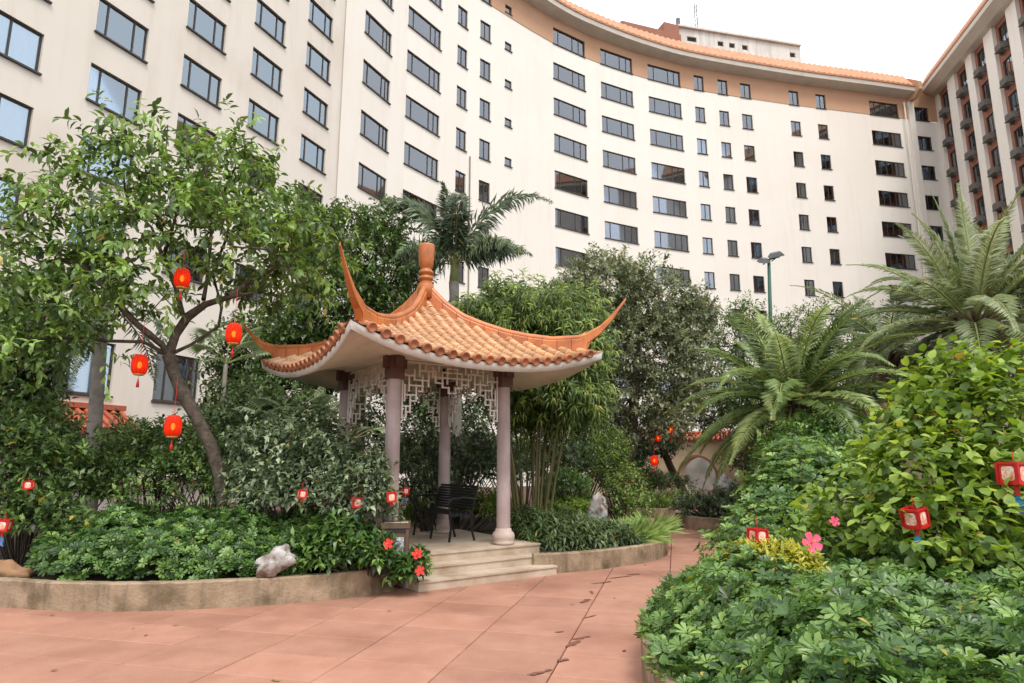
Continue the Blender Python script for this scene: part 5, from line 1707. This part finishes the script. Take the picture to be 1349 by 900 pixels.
def cube_lantern(px, py, Y, s_, yaw, roll, label, tail='blue', cord=.1):
    s_ = s_ * .68
    c = at(px, py, Y)
    t = thing('cube_lantern', label, 'lantern', c, 'printed cube lanterns in the bushes')
    R_ = np.array(Matrix.Rotation(yaw, 3, 'Z') @ Matrix.Rotation(roll, 3, 'Y'))
    h = .082 * s_
    def q(x, y, z): return c + R_ @ np.array([x, y, z])
    mb = MB()
    for a in (-h, h):
        for b in (-h, h):
            mb.box(q(a, b, 0), (.010 * s_, .010 * s_, h * 1.05), R_)
            mb.box(q(0, a, b), (h - .0105 * s_, .0095 * s_, .010 * s_), R_)
            mb.box(q(a, 0, b), (.0095 * s_, h - .0105 * s_, .010 * s_), R_)
    mb.obj('frame', M['redframe'], t)
    for dx, dy in ((0, -1), (0, 1), (1, 0), (-1, 0)):
        o = np.array([dx, dy, 0.]) * h * .93; w = np.array([-dy, dx, 0.])
        hx = (h * .97 if dx == 0 else .002, h * .97 if dy == 0 else .002, h * .97)
        pn = MB().box(q(*o), hx, R_).obj('panel', M['redcloth'], t)
        for s2 in (-.0,):
            e = MB()
            rr = [(h * .64 * np.sign(math.cos(a)) * abs(math.cos(a)) ** .45, h * .72 * np.sign(math.sin(a)) * abs(math.sin(a)) ** .45) for a in np.linspace(0, 2 * math.pi, 15)[:-1]]
            off_ = np.array([dx, dy, 0.]) * .0035
            e.add([q(*(o + off_ + w * x + [0, 0, z])) for x, z in rr], [tuple(range(14))])
            e.obj('panel_print', M['panelp'], pn)
    MB().tube([q(0, 0, h), q(0, 0, h) + [0, 0, cord]], .003, 4).obj('cord', M['redcloth'], t)
    b = q(0, 0, -h)
    MB().box(b + [0, 0, -.045 * s_], (.022 * s_, .004, .045 * s_)).obj('ribbon', M['redcloth'], t)
    if tail:
        z = -.09 * s_
        pr_ = [(0.0, 0), (.034, -.02), (.040, -.07), (.030, -.11), (.045, -.155), (0, -.14), (-.045, -.155), (-.030, -.11), (-.040, -.07), (-.034, -.02)]
        V = [b + [x * s_, y, z + zz * s_] for y in (-.006, .006) for x, zz in pr_]
        n = len(pr_)
        mb = MB().add(V, [tuple(range(n)), tuple(range(2 * n - 1, n - 1, -1))] + [(i, i + n, (i + 1) % n + n, (i + 1) % n) for i in range(n)])
        mb.obj('tail', M[tail], t)
        MB().box(b + [0, 0, z - .06 * s_], (.034 * s_, .0085, .014 * s_)).obj('tail_band', M['teal' if tail != 'teal' else 'violet'], t)
        MB().box(b + [0, 0, z - .125 * s_], (.03 * s_, .0085, .012 * s_)).obj('tail_band', M['violet' if tail != 'violet' else 'teal'], t)


cube_lantern(998, 706, 5.7, 1.0, .35, .06, 'red cube lantern with blue tail over the yellow leaved bush')
cube_lantern(1205, 682, 5.3, 1.2, .55, -.16, 'tilted red cube lantern half behind hibiscus leaves', 'teal')
cube_lantern(1337, 624, 5.15, 1.4, .3, .02, 'red cube lantern with long blue and violet tail by the dark stem', 'blue')
cube_lantern(470, 662, 8.2, 1.05, .4, .05, 'red cube lantern in the silvery shrub between bin and trunk', 'blue')
cube_lantern(516, 655, 8.2, .95, .2, -.05, 'red cube lantern against the near pavilion column', None)
cube_lantern(533, 647, 9.6, .8, .7, .05, 'small red cube lantern just behind the near pavilion column', 'blue')
cube_lantern(398, 651, 8.1, .8, .5, .1, 'small red cube lantern above the umbrella plants of the tree bed', None)
cube_lantern(38, 639, 8.25, .85, .4, -.1, 'small red cube lantern in the dark glossy shrub', None)
cube_lantern(5, 692, 7.95, 1.1, .3, .1, 'red cube lantern low beside the brown rock', 'teal')
cube_lantern(832, 632, 17.0, 1.2, .4, 0, 'red cube lantern in the shade before the round gate', None)


def flower(px, py, Y, r, mat, label):
    c = at(px, py, Y)
    t = thing('hibiscus_flower', label, 'flower', c, 'flowers in the garden beds')
    d = unit(np.array([-.2 + rng.normal(0, .3), -1, .35]))
    A, B = ortho(d[None]); A, B = A[0], B[0]
    for i in range(5):
        a = i * 2 * math.pi / 5
        rad = A * math.cos(a) + B * math.sin(a); tg = -A * math.sin(a) + B * math.cos(a)
        V = [c, c + rad * r * .45 + tg * r * .30 + d * r * .18, c + rad * r * .5 + d * r * .12, c + rad * r * .45 - tg * r * .30 + d * r * .18,
             c + rad * r * .9 + tg * r * .34 + d * r * .28, c + rad * r * 1.0 + d * r * .2, c + rad * r * .9 - tg * r * .34 + d * r * .28]
        mk('petal', V, [(0, 2, 1), (0, 3, 2), (1, 2, 5, 4), (2, 3, 6, 5)], M[mat], t, True)
    MB().tube([c, c + d * r * .9], [r * .07, r * .04], 6).obj('stamen', M['gold'], t, True)


flower(1069, 715, 5.5, .085, 'pinkp', 'open pink hibiscus bloom beside the yellow leaved bush')
flower(1099, 687, 5.7, .045, 'pinkp', 'small pink hibiscus bud above the open pink bloom')
flower(512, 717, 7.9, .065, 'redp', 'red bloom just below the litter bin')
flower(550, 730, 8.0, .065, 'redp', 'red bloom at the upper end of the steps')
flower(553, 752, 7.98, .06, 'redp', 'lowest red bloom beside the bottom step')
# fallen leaves
LV = Leaves()
n = 34
x = rng.uniform(-5, 2.2, n); y = rng.uniform(4.6, 10.5, n)
LV.add(np.stack([x, y, np.full(n, .006)], 1), unit(np.stack([rng.normal(size=n), rng.normal(size=n), np.zeros(n)], 1)), unit(rng.normal(0, .15, (n, 3)) + [0, 0, 1]), rng.uniform(.03, .08, n), .025, rng.uniform(0, 1, n), -.1)
LM['dry'] = leafmat('leaf_dry', (.10, .045, .02), (.20, .10, .04), (.35, .25, .08), .7, .1)
tag(LV.build_round('fallen_leaves', LM['dry'], None, 'ellip'), 'few dry leaves scattered on the red paving', 'leaves', kind='stuff')

# understory hedge before the hotel wall
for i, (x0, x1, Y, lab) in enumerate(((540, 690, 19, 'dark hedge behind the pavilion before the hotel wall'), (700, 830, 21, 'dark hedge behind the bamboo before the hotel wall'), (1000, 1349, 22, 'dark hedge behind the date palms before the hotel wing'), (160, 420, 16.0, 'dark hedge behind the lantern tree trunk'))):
    shrub('backdrop_hedge', lab, lobes([(x, 612 + rng.normal(0, 6), Y, 32, 30, .7) for x in np.arange(x0, x1, 30)]), 110 * int((x1 - x0) / 30), (.18, .085), 'dark', 7, .22, (.0, .6), cat='hedge', low=-.2)

# damp streaks on the paving
M['damp'] = material('damp_patch', (.17, .07, .048), (.23, .105, .074), .35, 9, spec=.5)
for (px, py, L, w, a) in ((771, 792, .16, .035, .9), (779, 781, .10, .03, 1.4), (793, 768, .22, .03, .5), (815, 761, .26, .025, .45), (835, 757, .14, .04, .3), (757, 848, .15, .035, .9), (766, 841, .13, .03, .5), (742, 870, .07, .035, .1),
                          (707, 888, .09, .03, .3), (737, 833, .06, .018, .2), (777, 813, .14, .012, .7), (722, 884, .05, .02, .5)):
    c = atz(px, py, 0)
    n_ = 16
    V = []
    for i in range(n_):
        t_ = 2 * math.pi * i / n_
        u_, v_ = math.cos(t_) * L * rng.uniform(.6, 1.05), math.sin(t_) * w * rng.uniform(.45, 1.2) + .3 * w * math.sin(3 * math.cos(t_))
        V.append((c[0] + u_ * math.cos(a) - v_ * math.sin(a), c[1] + u_ * math.sin(a) + v_ * math.cos(a), .0065))
    mk('damp_patch', V, [tuple(range(n_))], M['damp'], pav)
